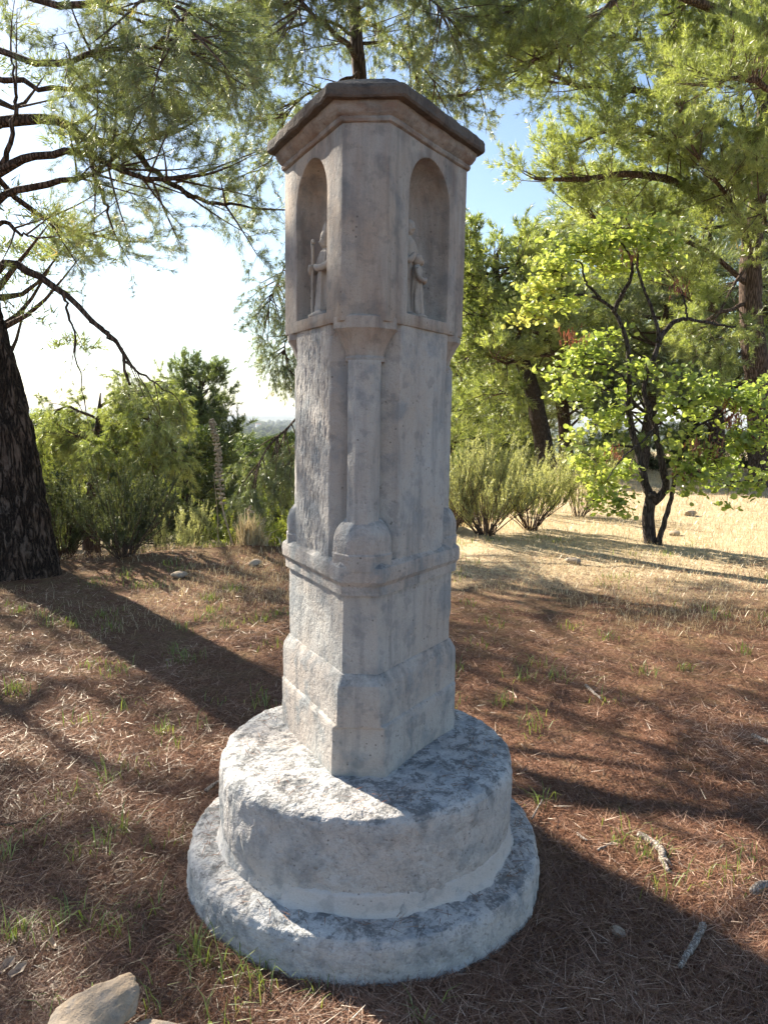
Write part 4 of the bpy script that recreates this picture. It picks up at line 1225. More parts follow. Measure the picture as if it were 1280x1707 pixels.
def far_house():
    p = at(431, 712, 2600.0)
    z = gz(p[0], p[1])
    root = empty('house', (p[0], p[1], z), .3)
    tag(root, 'tiny white house far off on the plain left of the shaft', 'house')
    t = NT('house_wall'); wall = t.finish(t.mix(t.noise(t.coord(), .5, 4), (.72, .70, .66), (.80, .78, .74)), .9)
    t = NT('house_roof'); rf = t.finish(t.mix(t.noise(t.coord(), .8, 4), (.35, .17, .10), (.45, .25, .15)), .9)
    def box(name, a, b, m):
        bmm = bmesh.new(); bmesh.ops.create_cube(bmm, size=1)
        for v in bmm.verts: v.co = Vector([(a[i] + b[i]) / 2 + v.co[i] * (b[i] - a[i]) for i in range(3)])
        me = bpy.data.meshes.new(name); bmm.to_mesh(me); bmm.free(); me.materials.append(m)
        o = bpy.data.objects.new(name, me); COL.objects.link(o); o.parent = root
    box('wall', (-9, -5, -3), (9, 5, 9), wall)
    box('wing', (9.0, -4, -3), (15, 4, 6), wall)
    V = [(-9.6, -5.6, 9), (9.6, -5.6, 9), (9.6, 5.6, 9), (-9.6, 5.6, 9), (-9.6, 0, 12), (9.6, 0, 12)]
    mesh_np('roof', V, [np.array([[0, 4, 3], [1, 2, 5]]), np.array([[0, 1, 5, 4], [2, 3, 4, 5], [3, 2, 1, 0]])], rf, root, False)
far_house()

# ------------------------------------------------------------------ the small leafy tree
def leaf_discs(pos, nrm, size, rng, tint, notch=True):
    """round heart-shaped leaves, slightly folded"""
    n = len(pos)
    a = unit(nrm)
    ref = rng.normal(size=(n, 3))
    u = unit(np.cross(a, ref)); v = np.cross(a, u)
    th = np.array([0.35, 1.15, 1.95, 2.8, 3.6, 4.4, 5.1, 5.9])
    rr = np.array([.92, 1.0, 1.0, .95, .95, 1.0, 1.0, .92]) if notch else np.ones(8)
    s = size[:, None, None]
    ring = (u[:, None] * (np.cos(th) * rr)[None, :, None] + v[:, None] * (np.sin(th) * rr)[None, :, None] + a[:, None] * (.28 * np.abs(np.sin(th)))[None, :, None]) * s
    V = np.concatenate([pos[:, None] + u[:, None] * s * .55, pos[:, None] + ring], 1).reshape(-1, 3)
    k = np.arange(8)
    f = np.stack([np.zeros(8, int), k + 1, (k + 1) % 8 + 1], -1)[:-1]
    f = np.vstack([f, [[0, 8, 1]]])
    T = (f[None] + (np.arange(n) * 9)[:, None, None]).reshape(-1, 3)
    return V, T, np.repeat(tint, 9)

def judas_tree():
    Y0 = 9.87
    rng = np.random.default_rng(14)
    b = at(1085, 905, Y0); b[2] = gz(b[0], Y0)
    root = empty('judas_tree', b)
    tag(root, 'small leafy tree with dark forked stems and round yellow-green leaves', 'tree')
    P = lambda pts: [at(x, y, Y0 + d) for x, y, d in pts]
    def limb(name, pts, r0, r1, rough=.12, n=26, sides=10):
        a = Acc()
        path = spline(P(pts), n)
        path = path + np.vstack([np.zeros((1, 3)), rng.normal(0, .006, (n - 1, 3))])
        tube(a, path, np.linspace(r0, r1, n), sides, rough=rough, seed=int(pts[0][0]))
        a.build(name, M['bark_judas'], root, origin=b)
        return path
    tr = Acc()
    p = spline(P([(1085, 912, 0), (1082, 890, 0), (1080, 860, 0), (1084, 834, 0), (1088, 824, 0)]), 14)
    tube(tr, p, np.interp(np.linspace(0, 1, 14), [0, .15, .7, 1], [.12, .085, .080, .09]), 14, rough=.1, seed=2)
    tr.build('trunk', M['bark_judas'], root, origin=b)
    tips = []
    tips.append(limb('stem', [(1086, 836, 0), (1074, 800, .05), (1066, 760, .1), (1054, 720, .15), (1047, 680, .2), (1048, 620, .2), (1042, 565, .2), (1024, 520, .2), (990, 495, .15), (950, 492, .1), (915, 500, .0)], .058, .010))
    tips.append(limb('stem', [(1088, 838, 0), (1108, 815, -.05), (1105, 785, -.1), (1098, 745, -.1), (1090, 705, -.1), (1074, 660, -.15), (1076, 630, -.15), (1094, 585, -.2), (1096, 555, -.2), (1086, 515, -.2), (1068, 470, -.2), (1062, 430, -.2), (1070, 400, -.2)], .056, .010))
    tips.append(limb('stem', [(1098, 908, -.1), (1106, 870, -.1), (1118, 830, -.15), (1124, 795, -.2), (1136, 750, -.3), (1150, 722, -.4), (1180, 702, -.5), (1225, 680, -.6)], .038, .010))
    tips.append(limb('branch', [(1094, 570, -.2), (1120, 540, -.25), (1145, 532, -.3), (1185, 540, -.3), (1225, 545, -.4)], .035, .010))
    tips.append(limb('branch', [(1145, 532, -.3), (1140, 500, -.3), (1128, 478, -.3)], .016, .006))
    tips.append(limb('branch', [(1022, 520, .2), (1034, 494, .1), (1052, 462, .0), (1050, 430, -.1), (1035, 405, -.1)], .036, .010))
    tips.append(limb('branch', [(1000, 497, .15), (975, 470, .1), (968, 440, .1), (940, 430, .0)], .020, .006))
    tips.append(limb('branch', [(1094, 706, -.1), (1115, 690, -.2), (1150, 668, -.4), (1190, 650, -.5)], .028, .008))
    tips.append(limb('branch', [(1048, 640, .2), (1020, 615, .3), (985, 605, .3), (945, 615, .2)], .022, .006))
    tips.append(limb('branch', [(1056, 745, .15), (1025, 745, .25), (1005, 770, .3), (985, 800, .3)], .018, .006))
    tips.append(limb('branch', [(1126, 790, -.2), (1160, 785, -.4), (1200, 800, -.5), (1245, 805, -.6)], .018, .006))
    tips.append(limb('branch', [(1092, 712, -.1), (1070, 735, -.3), (1040, 760, -.5), (1010, 800, -.6)], .018, .006))
    # leaf sprays: (px, py, radius px, depth, count, tint)
    C = [(893, 488, 34, 0, 330, .8), (925, 452, 46, .1, 520, .72), (970, 420, 50, .1, 560, .65), (1020, 400, 46, 0, 520, .66), (1075, 395, 40, -.1, 420, .62), (1110, 425, 30, -.2, 220, .55),
         (880, 520, 28, 0, 200, .85), (940, 510, 32, .2, 200, .7), (1000, 450, 36, .3, 200, .5), (1060, 440, 34, .3, 200, .5),
         (935, 610, 36, .2, 300, .55), (975, 590, 40, .2, 300, .35), (1010, 560, 36, .3, 200, .4), (960, 650, 46, .3, 420, .6), (1010, 650, 44, .3, 330, .35),
         (990, 710, 50, .3, 420, .65), (1035, 700, 40, .2, 260, .5), (975, 760, 40, .3, 380, .7), (1010, 800, 44, .2, 440, .7), (990, 835, 32, .1, 240, .5), (1030, 845, 28, -.1, 190, .45), (1040, 790, 36, -.3, 240, .6),
         (1125, 680, 40, -.3, 300, .5), (1165, 650, 44, -.4, 380, .45), (1205, 660, 46, -.5, 420, .35), (1245, 665, 46, -.6, 420, .3), (1280, 690, 46, -.6, 320, .3), (1225, 720, 44, -.6, 340, .45),
         (1150, 720, 34, -.4, 200, .6), (1255, 750, 44, -.7, 340, .3), (1190, 770, 42, -.5, 320, .3), (1215, 810, 34, -.6, 220, .2), (1160, 790, 34, -.5, 220, .25), (1255, 805, 26, -.7, 120, .35), (1140, 800, 24, -.4, 120, .5), (1120, 640, 36, -.3, 180, .5), (1060, 620, 30, -.2, 140, .5), (1130, 760, 30, -.3, 140, .6)]
    pos, nrm, tin, tw = [], [], [], Acc()
    for px, py, r, d, n, tb in C:
        c = at(px, py, Y0 + d)
        R = r * 1.12 / FPX * Y0
        # sub-sprays give the crown its ragged edge
        n = int(n * (.95 if py < 600 else .66))
        m = max(4, n // 22)
        for k in range(m):
            cc = c + unit(rng.normal(size=3)) * R * rng.uniform(.15, 1.0) * np.array([1, 1.0, .8])
            q = max(4, int(n / m * rng.uniform(.5, 1.3)))
            w = rng.normal(0, 1, (q, 3)) * np.array([.085, .085, .055])
            pos.append(cc + w)
            nv = rng.normal(0, .55, (q, 3)) + np.array([0, -.25, .75])
            nrm.append(nv)
            tin.append(np.clip(tb + rng.normal(0, .06) + rng.normal(0, .14, q), 0, .955))
            A = c + (cc - c) * rng.uniform(-.2, .1)
            twigs_mesh(tw, A[None], ((A + cc) / 2 + rng.normal(0, .02, 3))[None], cc[None], .006)
    pos, nrm, tin = np.concatenate(pos), np.concatenate(nrm), np.concatenate(tin)
    sz = .015 + .035 * rng.beta(1.5, 1.8, len(pos))
    V, T, ti = leaf_discs(pos, nrm, sz, rng, tin)
    mesh_np('crown', V - b, T, M['judas_leaf'], root, False, ti)
    tag(tw.build('twigs', M['bark_judas'], root, origin=b), kind='stuff')
    # hanging clusters of reddish pods
    for px, py, d in [(1160, 742, -.5), (1192, 748, -.55), (1222, 705, -.6), (1232, 695, -.6), (1210, 675, -.5), (1024, 755, .1), (1050, 425, -.25), (958, 568, .1), (945, 560, .1), (1128, 480, -.3), (1140, 790, -.35), (1240, 730, -.6)]:
        q = 26
        c = at(px, py, Y0 + d - .12)
        pp = c + rng.normal(0, 1, (q, 3)) * np.array([.055, .055, .05])
        V, T, ti = needles(pp, np.tile([0, 0, -1.0], (q, 1)), 2, .085, .016, rng, (.05, .5), rng.uniform(0, 1, q))
        tag(mesh_np('seed_pods', V - b, T, M['judas_pod'], root, False, ti), kind='stuff')
    STATS.append(('judas', len(pos) * 8))
judas_tree()

# ------------------------------------------------------------------ shrubs
def shrub(name, label, cat, base, h, w, n_stem, seed, mat, shoot=7, leaf=(.022, .006), leaves=22, fan=.75, upright=.5, bare=.25, stem_r=.008, stem_mat='twig', group=None, tmid=.5, shoot_len=.3):
    """stems fan out of the ground and carry upright leafy shoots"""
    rng = np.random.default_rng(seed)
    base = np.array([base[0], base[1], gz(base[0], base[1])])
    root = empty(name, base)
    tag(root, label, cat, group)
    wood, Lp, La, Lt = Acc(), [], [], []
    for k in range(n_stem):
        az = rng.uniform(0, 2 * np.pi)
        out = w * .5 * math.sqrt(rng.uniform(.03, 1)) * fan / .75
        hh = h * rng.uniform(.6, 1.0) * (1 - .35 * (out / (w * .5)) ** 2)
        e = np.array([math.cos(az) * out, math.sin(az) * out, hh])
        s0 = np.array([math.cos(az), math.sin(az), 0]) * rng.uniform(0, .06) * w
        path = spline([s0 - [0, 0, .04], s0 * .4 + e * np.array([.35, .35, .30]), e * np.array([.75, .75, .68]), e], 9) + rng.normal(0, .008, (9, 3))
        tube(wood, path, np.linspace(stem_r * rng.uniform(.7, 1.3), stem_r * .3, 9), 5, cap=False)
        tb = np.clip(tmid + rng.normal(0, .15), 0, 1)
        for q in range(shoot):
            t = rng.uniform(bare, 1.0) if q else 1.0
            i = min(int(t * 8), 7)
            p = path[i] + (path[i + 1] - path[i]) * (t * 8 - i)
            d = unit(np.array([rng.normal(0, .5), rng.normal(0, .5), 0]) * (1 - upright * .6) + np.array([math.cos(az), math.sin(az), 0]) * .3 + np.array([0, 0, .4 + upright]))
            sl = shoot_len * rng.uniform(.5, 1.2)
            A, C = p, p + d * sl
            twigs_mesh(wood, A[None], ((A + C) / 2 + rng.normal(0, .01, 3))[None], C[None], stem_r * .28)
            f = rng.uniform(.1, 1.0, (leaves, 1))
            Lp.append(A + (C - A) * f)
            rd = rng.normal(size=(leaves, 3))
            La.append(d * .9 + unit(rd) * .8)
            Lt.append(np.clip(tb + rng.normal(0, .12, leaves), 0, 1))
    tag(wood.build('stems', M[stem_mat], root), kind='stuff')
    Lp, La, Lt = np.concatenate(Lp), np.concatenate(La), np.concatenate(Lt)
    V, T, ti = needles(Lp, La, 2, leaf[0], leaf[1], rng, (.1, .9), Lt)
    mesh_np('foliage', V, T, M[mat], root, False, ti)
    STATS.append((label, len(T)))
    return root

def gp(px, Y):
    return (at(px, 850, Y)[0], Y)

def shrubs():
    g = 'broom bushes right of the shrine'
    shrub('broom_bush', 'taller feathery broom bush with bare stems just right of the shrine', 'bush', gp(812, 10.15), 1.28, 1.6, 46, 201, 'broom', shoot=10, leaf=(.042, .0085), leaves=44, upright=.8, bare=.3, shoot_len=.34, group=g, tmid=.55, stem_r=.009)
    shrub('broom_bush', 'lower broom bush with reddish stems, nearer the small leafy tree', 'bush', gp(885, 10.7), 1.02, 1.5, 42, 202, 'broom', shoot=9, leaf=(.040, .0085), leaves=42, upright=.75, bare=.4, shoot_len=.30, group=g, tmid=.45, stem_mat='bark_red')
    shrub('broom_bush', 'pale broom bush half hidden behind the right edge of the shrine', 'bush', gp(752, 10.2), 1.2, 1.2, 26, 203, 'broom', shoot=9, leaf=(.032, .006), leaves=30, upright=.75, bare=.15, shoot_len=.34, group=g, tmid=.5)
    shrub('broom_bush', 'broom bush between the two front ones and the leaning pine', 'bush', gp(850, 13.0), 1.2, 1.6, 22, 204, 'broom', shoot=9, leaf=(.045, .008), leaves=28, upright=1.0, bare=.2, shoot_len=.36, group=g, tmid=.45)
    shrub('broom_bush', 'pale bush behind the leaves left of the small tree trunk', 'bush', gp(965, 12.6), 1.0, 1.5, 22, 205, 'broom', shoot=9, leaf=(.045, .008), leaves=28, upright=1.0, bare=.2, shoot_len=.34, group=g, tmid=.5)
    shrub('broom_bush', 'bush in the gap behind the shrine and the tall broom', 'bush', gp(780, 14.5), 1.7, 1.9, 22, 206, 'shrub', shoot=9, leaf=(.06, .012), leaves=28, upright=.8, bare=.1, shoot_len=.4, group=g, tmid=.6)
    shrub('broom_bush', 'green bush at the foot of the leaning pine', 'bush', gp(860, 19.5), 1.6, 2.2, 22, 216, 'shrub', shoot=9, leaf=(.08, .018), leaves=28, upright=.8, bare=.1, shoot_len=.45, group=g, tmid=.55)
    shrub('broom_bush', 'bush right of the leaning pine below the small tree leaves', 'bush', gp(985, 18.5), 1.3, 2.2, 20, 217, 'shrub', shoot=9, leaf=(.08, .016), leaves=26, upright=.8, bare=.1, shoot_len=.4, group=g, tmid=.7)
    for k, (px, Y, h, w, lab) in enumerate([(1010, 21.5, 1.2, 2.4, 'low green thicket behind the small tree on its left'), (1090, 25.5, 1.3, 3.0, 'low green thicket straight behind the small tree trunk'), (1165, 26.5, 1.3, 3.0, 'low thicket behind the right side of the small tree'),
                                            (1240, 27.5, 1.4, 3.2, 'low thicket beyond the meadow left of the big right pine'), (1310, 27.0, 1.4, 3.2, 'low thicket beyond the meadow at the right edge')]):
        shrub('thicket', lab, 'bush', gp(px, Y), h, w, 22, 230 + k, 'shrub' if k % 2 else 'herb', shoot=9, leaf=(.10, .03), leaves=22, upright=.5, bare=.02, shoot_len=.45, group='thickets closing the clearing on the right', tmid=.4)
    g = 'shrubs along the terrace rim left of the shrine'
    shrub('rim_shrub', 'dark bushy shrub beside the left pine trunk, broadest on the rim', 'shrub', gp(205, 8.15), 1.05, 1.25, 46, 207, 'shrub', shoot=11, leaf=(.030, .008), leaves=34, upright=.7, bare=.2, shoot_len=.24, group=g, tmid=.4)
    shrub('rim_shrub', 'leafy shrub touching the right side of the left pine trunk', 'shrub', gp(105, 8.5), 1.0, .95, 30, 208, 'shrub', shoot=10, leaf=(.032, .009), leaves=30, upright=.6, bare=.15, shoot_len=.24, group=g, tmid=.5)
    shrub('rim_shrub', 'yellowish feathery shrub between the dark shrub and the dried stalk', 'shrub', gp(300, 9.0), .85, .8, 24, 209, 'broom', shoot=9, leaf=(.032, .007), leaves=28, upright=.9, bare=.15, shoot_len=.26, group=g, tmid=.55)
    shrub('rim_shrub', 'tall twiggy shrub rising behind the dark bushy shrub', 'shrub', gp(250, 9.6), 1.5, 1.5, 30, 210, 'shrub', shoot=10, leaf=(.035, .009), leaves=26, upright=.8, bare=.15, shoot_len=.3, group=g, tmid=.55)
    shrub('rim_shrub', 'sunlit green shrub right behind the dried stalk', 'shrub', gp(400, 10.6), 1.25, 1.0, 26, 211, 'herb', shoot=9, leaf=(.045, .016), leaves=26, upright=.5, bare=.1, shoot_len=.24, group=g, tmid=.45)
    shrub('rim_shrub', 'bright yellow-green low shrub against the left edge of the shrine base', 'shrub', gp(462, 9.6), .80, 1.0, 26, 212, 'herb', shoot=9, leaf=(.045, .017), leaves=26, upright=.4, bare=.05, shoot_len=.2, group=g, tmid=.6)
    shrub('rim_shrub', 'low sunlit herb patch in front of the dried stalk on the rim', 'shrub', gp(335, 9.2), .62, .9, 22, 213, 'herb', shoot=8, leaf=(.035, .012), leaves=24, upright=.6, bare=.05, shoot_len=.2, group=g, tmid=.7)
    shrub('rim_shrub', 'green bush in the background above the yellow-green low shrub', 'shrub', gp(470, 12.6), 1.9, 1.6, 26, 214, 'herb', shoot=10, leaf=(.055, .018), leaves=24, upright=.5, bare=.05, shoot_len=.34, group=g, tmid=.35)
    shrub('rim_shrub', 'dark shrub behind the left pine trunk at knee height', 'shrub', gp(40, 9.5), 1.2, 1.4, 26, 215, 'shrub', shoot=9, leaf=(.04, .012), leaves=24, upright=.5, bare=.1, shoot_len=.3, group=g, tmid=.3)
shrubs()

# ---- dried flower stalks and the dry tuft at their foot
def stalk(label, pts, Y, r, pods, seed):
    rng = np.random.default_rng(seed)
    path = spline([at(x, y, Y) for x, y in pts], 40)
    path[0, 2] = gz(path[0, 0], path[0, 1]) - .02
    b = path[0].copy()
    root = empty('dried_flower_stalk', b)
    tag(root, label, 'dried plant', 'dried flower stalks on the terrace rim')
    a = Acc()
    tube(a, path, np.linspace(r, r * .35, 40), 8, rough=.15, seed=seed)
    a.build('stem', M['dry_stalk'], root, origin=b)
    if pods:
        pa = Acc()
        for k in range(pods):
            t = rng.uniform(.36, .985)
            i = min(int(t * 39), 38)
            p = path[i]
            d = unit(np.array([rng.normal(), rng.normal(), .7]))
            L = .034 * (1.15 - .6 * t) * rng.uniform(.7, 1.2)
            q = p + d * L
            tube(pa, [p, q, q + d * .012, q + d * .022, q + d * .030], [.0022, .003, .0125, .011, .003], 6)
        tag(pa.build('seed_pods', M['dry_stalk'], root, origin=b), kind='stuff')

stalk('tall dried flower stalk crowded with pods on the terrace rim', [(392, 935), (386, 900), (372, 850), (366, 800), (364, 760), (358, 725), (353, 698)], 8.75, .013, 230, 1)
stalk('thin bare dried stem standing left of the tall podded stalk', [(366, 940), (364, 900), (363, 860), (359, 815), (356, 790)], 8.8, .006, 0, 2)
stalk('short dried stalk rising from the dry leaf tuft', [(413, 938), (413, 900), (415, 865), (416, 842)], 8.85, .010, 40, 3)

def blades(pos, h, w, lean, rng, tint):
    """grass blades bent over in two joints: five vertices, three triangles each"""
    n = len(pos)
    az = rng.uniform(0, 2 * np.pi, n)
    d = np.stack([np.cos(az), np.sin(az), np.zeros(n)], -1)
    s = np.stack([-np.sin(az), np.cos(az), np.zeros(n)], -1) * (w[:, None] * .5)
    up = np.array([0, 0, 1.0])
    m = pos + up * (h * .55)[:, None] + d * (h * lean * .35)[:, None]
    t = pos + up * (h * (1 - .35 * lean))[:, None] + d * (h * lean)[:, None]
    V = np.stack([pos - s, pos + s, m - s * .8, m + s * .8, t], 1).reshape(-1, 3)
    f = np.array([[0, 1, 3], [0, 3, 2], [2, 3, 4]])
    T = (f[None] + (np.arange(n) * 5)[:, None, None]).reshape(-1, 3)
    return V, T, np.repeat(tint, 5)

def dry_tuft():
    rng = np.random.default_rng(90)
    x, y = gp(415, 8.75)
    b = np.array([x, y, gz(x, y)])
    root = empty('dry_leaf_tuft', b)
    tag(root, 'pale tuft of dry strap leaves at the foot of the short stalk', 'plant')
    n = 260
    pos = np.stack([rng.normal(0, .06, n), rng.normal(0, .05, n), np.zeros(n)], -1)
    V, T, ti = blades(pos, rng.uniform(.2, .55, n), rng.uniform(.008, .016, n), rng.uniform(.1, .7, n), rng, rng.uniform(.4, 1, n))
    mesh_np('upright_leaves', V, T, M['dry_grass'], root, False, ti)
    n = 60
    pos = np.stack([rng.normal(.1, .08, n), rng.normal(0, .06, n), np.zeros(n) + .02], -1)
    V, T, ti = blades(pos, rng.uniform(.12, .28, n), rng.uniform(.02, .035, n), rng.uniform(.6, 1.1, n), rng, rng.uniform(.8, 1, n))
    mesh_np('fallen_leaves', V, T, M['dry_grass'], root, False, ti)
dry_tuft()

# ------------------------------------------------------------------ forest floor cover
def on_ground(n, rng, ymin, ymax, power, margin=1.12):
    """points on the clearing, denser near the camera"""
    a, b = sorted((ymin ** power, ymax ** power))
    y = rng.uniform(a, b, n) ** (1 / power)
    x = rng.uniform(-1, 1, n) * (.56 * margin * y + .25)
    k = np.hypot(x + .047, y - 2.525) > .615
    e = y - np.interp(x, EDGE_X, EDGE_Y) < 2.2
    k &= e
    return x[k], y[k]

def litter():
    rng = np.random.default_rng(55)
    x, y = on_ground(225000, rng, 1.25, 8.8, -.45)
    n = len(x)
    clump = fbm(np.stack([x, y, x * 0], -1), 2.3, 3, 61)
    z = height(x, y) + rng.uniform(.001, .016, n) + .012 * clump
    az = rng.uniform(0, 2 * np.pi, n)
    d = np.stack([np.cos(az), np.sin(az), rng.normal(.10, .22, n)], -1)
    L = rng.uniform(.035, .085, n) * (1 + .02 * y)
    w = (.0013 + .0006 * y) * rng.uniform(.6, 1.3, n)
    p = np.stack([x, y, z], -1)
    s = unit(np.cross(d, np.array([0, 0, 1.0]) + rng.normal(0, .3, (n, 3)))) * w[:, None] * .5
    mid = p + d * (L * .5)[:, None] + np.stack([rng.normal(0, .004, n), rng.normal(0, .004, n), rng.uniform(0, .006, n)], -1)
    tip = p + d * L[:, None]
    tip[:, 2] = np.maximum(tip[:, 2], z - .004)
    V = np.stack([p + s, p - s, tip], 1).reshape(-1, 3)
    T = np.arange(n * 3).reshape(-1, 3)
    ti = np.clip(rng.beta(1.3, 1.9, n) + .2 * clump, 0, 1)
    q = 5200
    an = rng.uniform(0, 2 * np.pi, q); rr = .625 + np.abs(rng.normal(0, .045, q))
    q2 = 420
    an2 = rng.uniform(0, 2 * np.pi, q2); top = rng.uniform(size=q2) < .45
    rr2 = np.where(top, rng.uniform(.36, .47, q2), rng.uniform(.53, .585, q2))
    zz2 = np.where(top, .468, .158)
    px_ = np.concatenate([rr * np.cos(an), rr2 * np.cos(an2)]) - .047
    py_ = np.concatenate([rr * np.sin(an), rr2 * np.sin(an2)]) + 2.525
    pz_ = np.concatenate([.004 + .022 * np.clip(1 - (rr - .625) / .09, 0, 1) * rng.uniform(0, 1, q), zz2])
    m = q + q2
    a3 = np.concatenate([an + np.pi / 2 + rng.normal(0, .6, q), rng.uniform(0, 6.28, q2)])
    d3 = np.stack([np.cos(a3), np.sin(a3), np.concatenate([rng.normal(0, .12, q), np.zeros(q2)])], -1)
    p3 = np.stack([px_, py_, pz_], -1)
    L3 = rng.uniform(.03, .07, m)[:, None]
    s3 = np.stack([-np.sin(a3), np.cos(a3), np.zeros(m)], -1) * .0013
    V3 = np.stack([p3 + s3, p3 - s3, p3 + d3 * L3 + [0, 0, .002]], 1).reshape(-1, 3)
    T = np.vstack([T, np.arange(m * 3).reshape(-1, 3) + len(V)])
    V = np.vstack([V, V3])
    ti = np.concatenate([ti, rng.beta(1.4, 2.0, m)])
    tag(mesh_np('needle_litter', V, T, M['litter'], None, False, np.repeat(ti, 3)), 'reddish brown fallen pine needles covering the clearing', 'needles', kind='stuff')
    STATS.append(('litter', len(T)))
litter()

def grass():
    rng = np.random.default_rng(56)
    # dry meadow grass, mostly behind the shrine to the right
    x, y = on_ground(95000, rng, 4.0, 26, .35)
    m = fbm(np.stack([x, y, x * 0], -1), .8, 3, 71) + np.clip((y - 6.0) * .33, -.8, 1.6) + np.clip(x * .12, -.6, .6)
    k = m > rng.uniform(-.1, 1.0, len(x))
    x, y = x[k], y[k]; n = len(x)
    pos = np.stack([x, y, height(x, y) - .004], -1)
    h = rng.uniform(.03, .11, n) * (.8 + .03 * y)
    V, T, ti = blades(pos, h, .0014 + .00045 * y * rng.uniform(.6, 1.2, n), rng.uniform(.3, 1.3, n), rng, np.clip(rng.beta(2, 1.6, n), 0, 1))
    tag(mesh_np('dry_grass', V, T, M['dry_grass'], None, False, ti), 'short straw-coloured dry grass over the clearing behind the shrine', 'grass', kind='stuff')
    # scattered green blades in tufts
    cx, cy = on_ground(300, rng, 1.5, 10, .2)
    d = fbm(np.stack([cx, cy, cx * 0], -1), .9, 2, 75)
    k = d > -.15
    cx, cy = cx[k], cy[k]
    q = rng.integers(5, 26, len(cx))
    X = np.repeat(cx, q) + rng.normal(0, .035, q.sum()) * (1 + .1 * np.repeat(cy, q))
    Yy = np.repeat(cy, q) + rng.normal(0, .035, q.sum()) * (1 + .1 * np.repeat(cy, q))
    # fixed tufts seen in the photograph
    for px, py, num in [(25, 1150, 60), (325, 1590, 36), (345, 1612, 26), (20, 1565, 40), (180, 1300, 20), (275, 1215, 30), (350, 1000, 60), (390, 985, 50), (1140, 1110, 26), (200, 1385, 26), (30, 1020, 30), (120, 1040, 24), (540, 1668, 14), (905, 1345, 16), (10, 1430, 26), (840, 1180, 24), (1240, 1085, 24)]:
        g = ray(px, py); t = -CAM_H / g[2]
        s = .045 if num > 40 else .03
        X = np.concatenate([X, g[0] * t + rng.normal(0, s, num)]); Yy = np.concatenate([Yy, g[1] * t + rng.normal(0, s, num)])
    k = np.hypot(X + .047, Yy - 2.525) > .612
    X, Yy = X[k], Yy[k]
    n = len(X)
    pos = np.stack([X, Yy, height(X, Yy) - .004], -1)
    V, T, ti = blades(pos, rng.uniform(.035, .12, n), .0022 + .0007 * Yy * rng.uniform(.6, 1.2, n), rng.uniform(.2, 1.2, n), rng, np.clip(rng.beta(2, 2, n) + .1, 0, 1))
    tag(mesh_np('green_grass', V, T, M['green_grass'], None, False, ti), 'sparse green grass blades in tufts among the needles', 'grass', kind='stuff')
    STATS.append(('grass', len(T)))
grass()

# ------------------------------------------------------------------ rocks, sticks, leaves
def rock(label, centre, size, rz, seed, tilt=(0, 0), cuts=7, name='rock', mat='rock', group=None, sink=.25):
    rng = np.random.default_rng(seed)
    bm = bmesh.new(); bmesh.ops.create_icosphere(bm, subdivisions=5 if size[0] > .1 else 3, radius=1.0)
    V = np.array([v.co[:] for v in bm.verts]); F = np.array([[v.index for v in f.verts] for f in bm.faces]); bm.free()
    for k in range(cuts):
        n = unit(rng.normal(size=3)); dd = rng.uniform(.55, .85)
        ex = np.clip(V @ n - dd, 0, None)
        V = V - n * (ex * .88)[:, None]
    V = V * (1 + .10 * fbm(V, 1.4, 3, seed) + .030 * fbm(V, 6, 4, seed + 1))[:, None]
    V = V * np.array(size)
    R = np.array(Matrix.Rotation(rz, 3, 'Z') @ Matrix.Rotation(tilt[0], 3, 'X') @ Matrix.Rotation(tilt[1], 3, 'Y'))
    V = V @ R.T
    zb = gz(centre[0], centre[1])
    V[:, 2] += -V[:, 2].min() * (1 - sink)
    o = mesh_np(name, V, F, M[mat], None, True)
    o.location = (centre[0], centre[1], zb)
    tag(o, label, 'rock' if size[0] > .06 else 'stone', group)
    return o

def gpt(px, py):
    g = ray(px, py); t = -CAM_H / g[2]
    return np.array([g[0] * t, g[1] * t])

g = gpt(148, 1738)
rock('larger pale rock lying in the bottom left corner', g, (.155, .10, .068), .75, 5, (.1, -.30), 8)
g = gpt(258, 1748)
rock('smaller tan rock cut off by the bottom edge', g, (.085, .06, .045), .2, 8, (0, 0), 6)
for k, (px, py, s, lab) in enumerate([(300, 963, .09, 'flat grey stone in the shade below the left rim shrubs'), (425, 945, .10, 'small stone on the earth bank left of the shrine'), (955, 940, .09, 'small grey stone at the edge of the sunlit straw, left of the small tree'),
                                      (1150, 860, .14, 'dark stump-like stone in the dry grass right of the small tree'), (1030, 1557, .028, 'small dark pebble in the shrine shadow'), (1125, 890, .10, 'pale flat stone just right of the small tree trunk'), (280, 1096, .02, 'tiny pale stone in the shade of the pine trunk')]):
    g = gpt(px, py)
    rock(lab, g, (s, s * .7, s * .45), k * 1.3, 20 + k, (0, 0), 6, 'stone', 'rock', None, .35)

def stick(label, pts, r, seed, fork=None, lift=.012, name='stick', mat='stick'):
    rng = np.random.default_rng(seed)
    P = []
    for px, py in pts:
        g = gpt(px, py); P.append((g[0], g[1], gz(g[0], g[1]) + r * .8 + lift))
    path = spline(P, 22) + rng.normal(0, r * .10, (22, 3))
    b = path.mean(0)
    root = empty(name, (b[0], b[1], b[2]))
    tag(root, label, 'stick', 'fallen sticks on the needles')
    a = Acc()
    tube(a, path, r * np.interp(np.linspace(0, 1, 22), [0, .1, .6, 1], [.8, 1, .95, .6]), 10, rough=.22, seed=seed)
    a.build('wood', M[mat], root, origin=b)
    if fork is not None:
        i, q = fork
        g = gpt(*q); e = np.array([g[0], g[1], gz(g[0], g[1]) + r + lift])
        a = Acc()
        tube(a, spline([path[i], (path[i] + e) / 2 + [0, 0, r], e], 8), np.linspace(r * .7, r * .3, 8), 8, rough=.2, seed=seed + 1)
        a.build('side_twig', M[mat], root, origin=b)
    return root
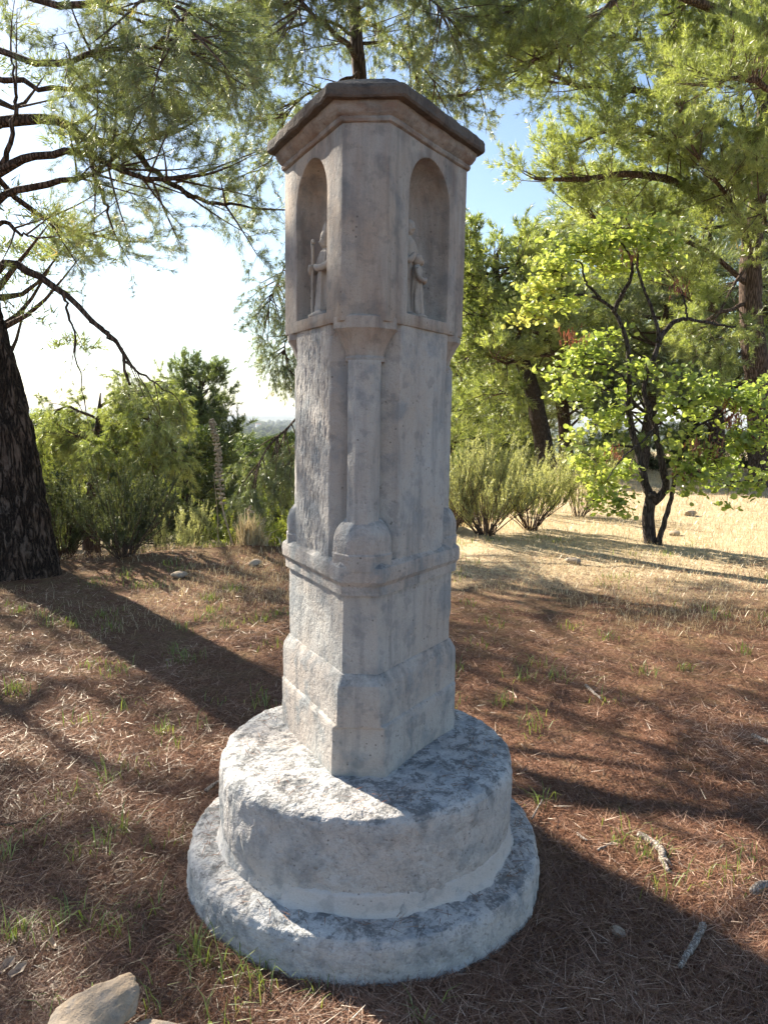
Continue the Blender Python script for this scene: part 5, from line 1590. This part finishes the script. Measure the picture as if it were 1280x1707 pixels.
stick('curved pale stick with a split end on the sunlit needles', [(1063, 1401), (1080, 1410), (1097, 1421), (1103, 1434), (1102, 1442), (1113, 1460)], .0125, 1, (17, (1118, 1452)))
stick('straight pale stick lying in the shrine shadow at lower right', [(1172, 1552), (1163, 1572), (1150, 1596), (1132, 1622)], .0125, 2)
stick('short stick at the right edge near the sunlit needles', [(1252, 1497), (1266, 1487), (1285, 1482)], .013, 3)
stick('stick at the right edge in the middle of the clearing', [(1252, 1238), (1268, 1247), (1290, 1256)], .014, 4)
stick('short grey stick right of the drum in the dappled shade', [(975, 1149), (986, 1160), (1000, 1174)], .011, 5)
stick('small stick touching the left side of the upper drum', [(343, 1327), (352, 1320), (364, 1310)], .008, 6)
stick('thin straw leaning beside the right side of the plinth', [(886, 1380), (893, 1366), (903, 1349)], .004, 7, None, .03)
stick('dark twig at the left edge below the dappled patch', [(0, 1376), (18, 1376), (37, 1372)], .006, 8, mat='twig')
stick('thin dry twig on sunlit needles left of the curved stick', [(995, 1425), (1010, 1418), (1030, 1408)], .004, 9)
stick('short broken twig right of the plinth', [(961, 1398), (968, 1404), (977, 1409)], .005, 10)

def dead_leaf(label, px, py, rz, s, seed):
    rng = np.random.default_rng(seed)
    g = gpt(px, py)
    u = np.linspace(-1, 1, 9); v = np.linspace(-1, 1, 5)
    U, W = np.meshgrid(u, v, indexing='ij')
    wd = .42 * np.sqrt(np.clip(1 - U ** 2, 0, 1)) * (1 + .2 * np.sin(U * 7))
    V = np.stack([U, W * wd, .25 * U ** 2 + .5 * np.abs(W) * wd + .06 * np.sin(U * 5 + W * 3)], -1).reshape(-1, 3) * s
    i, j = np.meshgrid(np.arange(8), np.arange(4), indexing='ij')
    Q = np.stack([i * 5 + j, (i + 1) * 5 + j, (i + 1) * 5 + j + 1, i * 5 + j + 1], -1).reshape(-1, 4)
    o = mesh_np('dead_leaf', V, Q, M['dead_leaf'], None, True, rng.uniform(.3, 1, len(V)))
    o.location = (g[0], g[1], gz(g[0], g[1]) + .018)
    o.rotation_euler = (.35, -.2, rz)
    tag(o, label, 'leaf', 'dry leaves at the left edge')
dead_leaf('pale dry leaf at the very left edge above the rock', 12, 1622, 1.2, .032, 1)
dead_leaf('pale dry leaf just right of another at the lower left edge', 31, 1630, .9, .030, 2)
dead_leaf('dry leaf on the shaded needles above the two pale leaves', 88, 1588, 2.2, .024, 3)

# ------------------------------------------------------------------ the air between here and the far hills
def haze():
    V = [(x, y, z) for z in (-75.0, 110.0) for x, y in ((-13000, -400), (13000, -400), (13000, 11500), (-13000, 11500))]
    F = np.array([[3, 2, 1, 0], [4, 5, 6, 7], [0, 1, 5, 4], [1, 2, 6, 5], [2, 3, 7, 6], [3, 0, 4, 7]])
    m = bpy.data.materials.new('haze')
    m.use_nodes = True
    nt = m.node_tree
    nt.nodes.remove(nt.nodes['Principled BSDF'])
    pv = nt.nodes.new('ShaderNodeVolumePrincipled')
    pv.inputs['Color'].default_value = (0.82, 0.9, 1.0, 1)
    pv.inputs['Density'].default_value = 0.00012
    nt.links.new(pv.outputs[0], nt.nodes['Material Output'].inputs['Volume'])
    tag(mesh_np('haze', V, F, m, None, False), 'thin pale haze over the far plain', 'haze', kind='stuff')
haze()
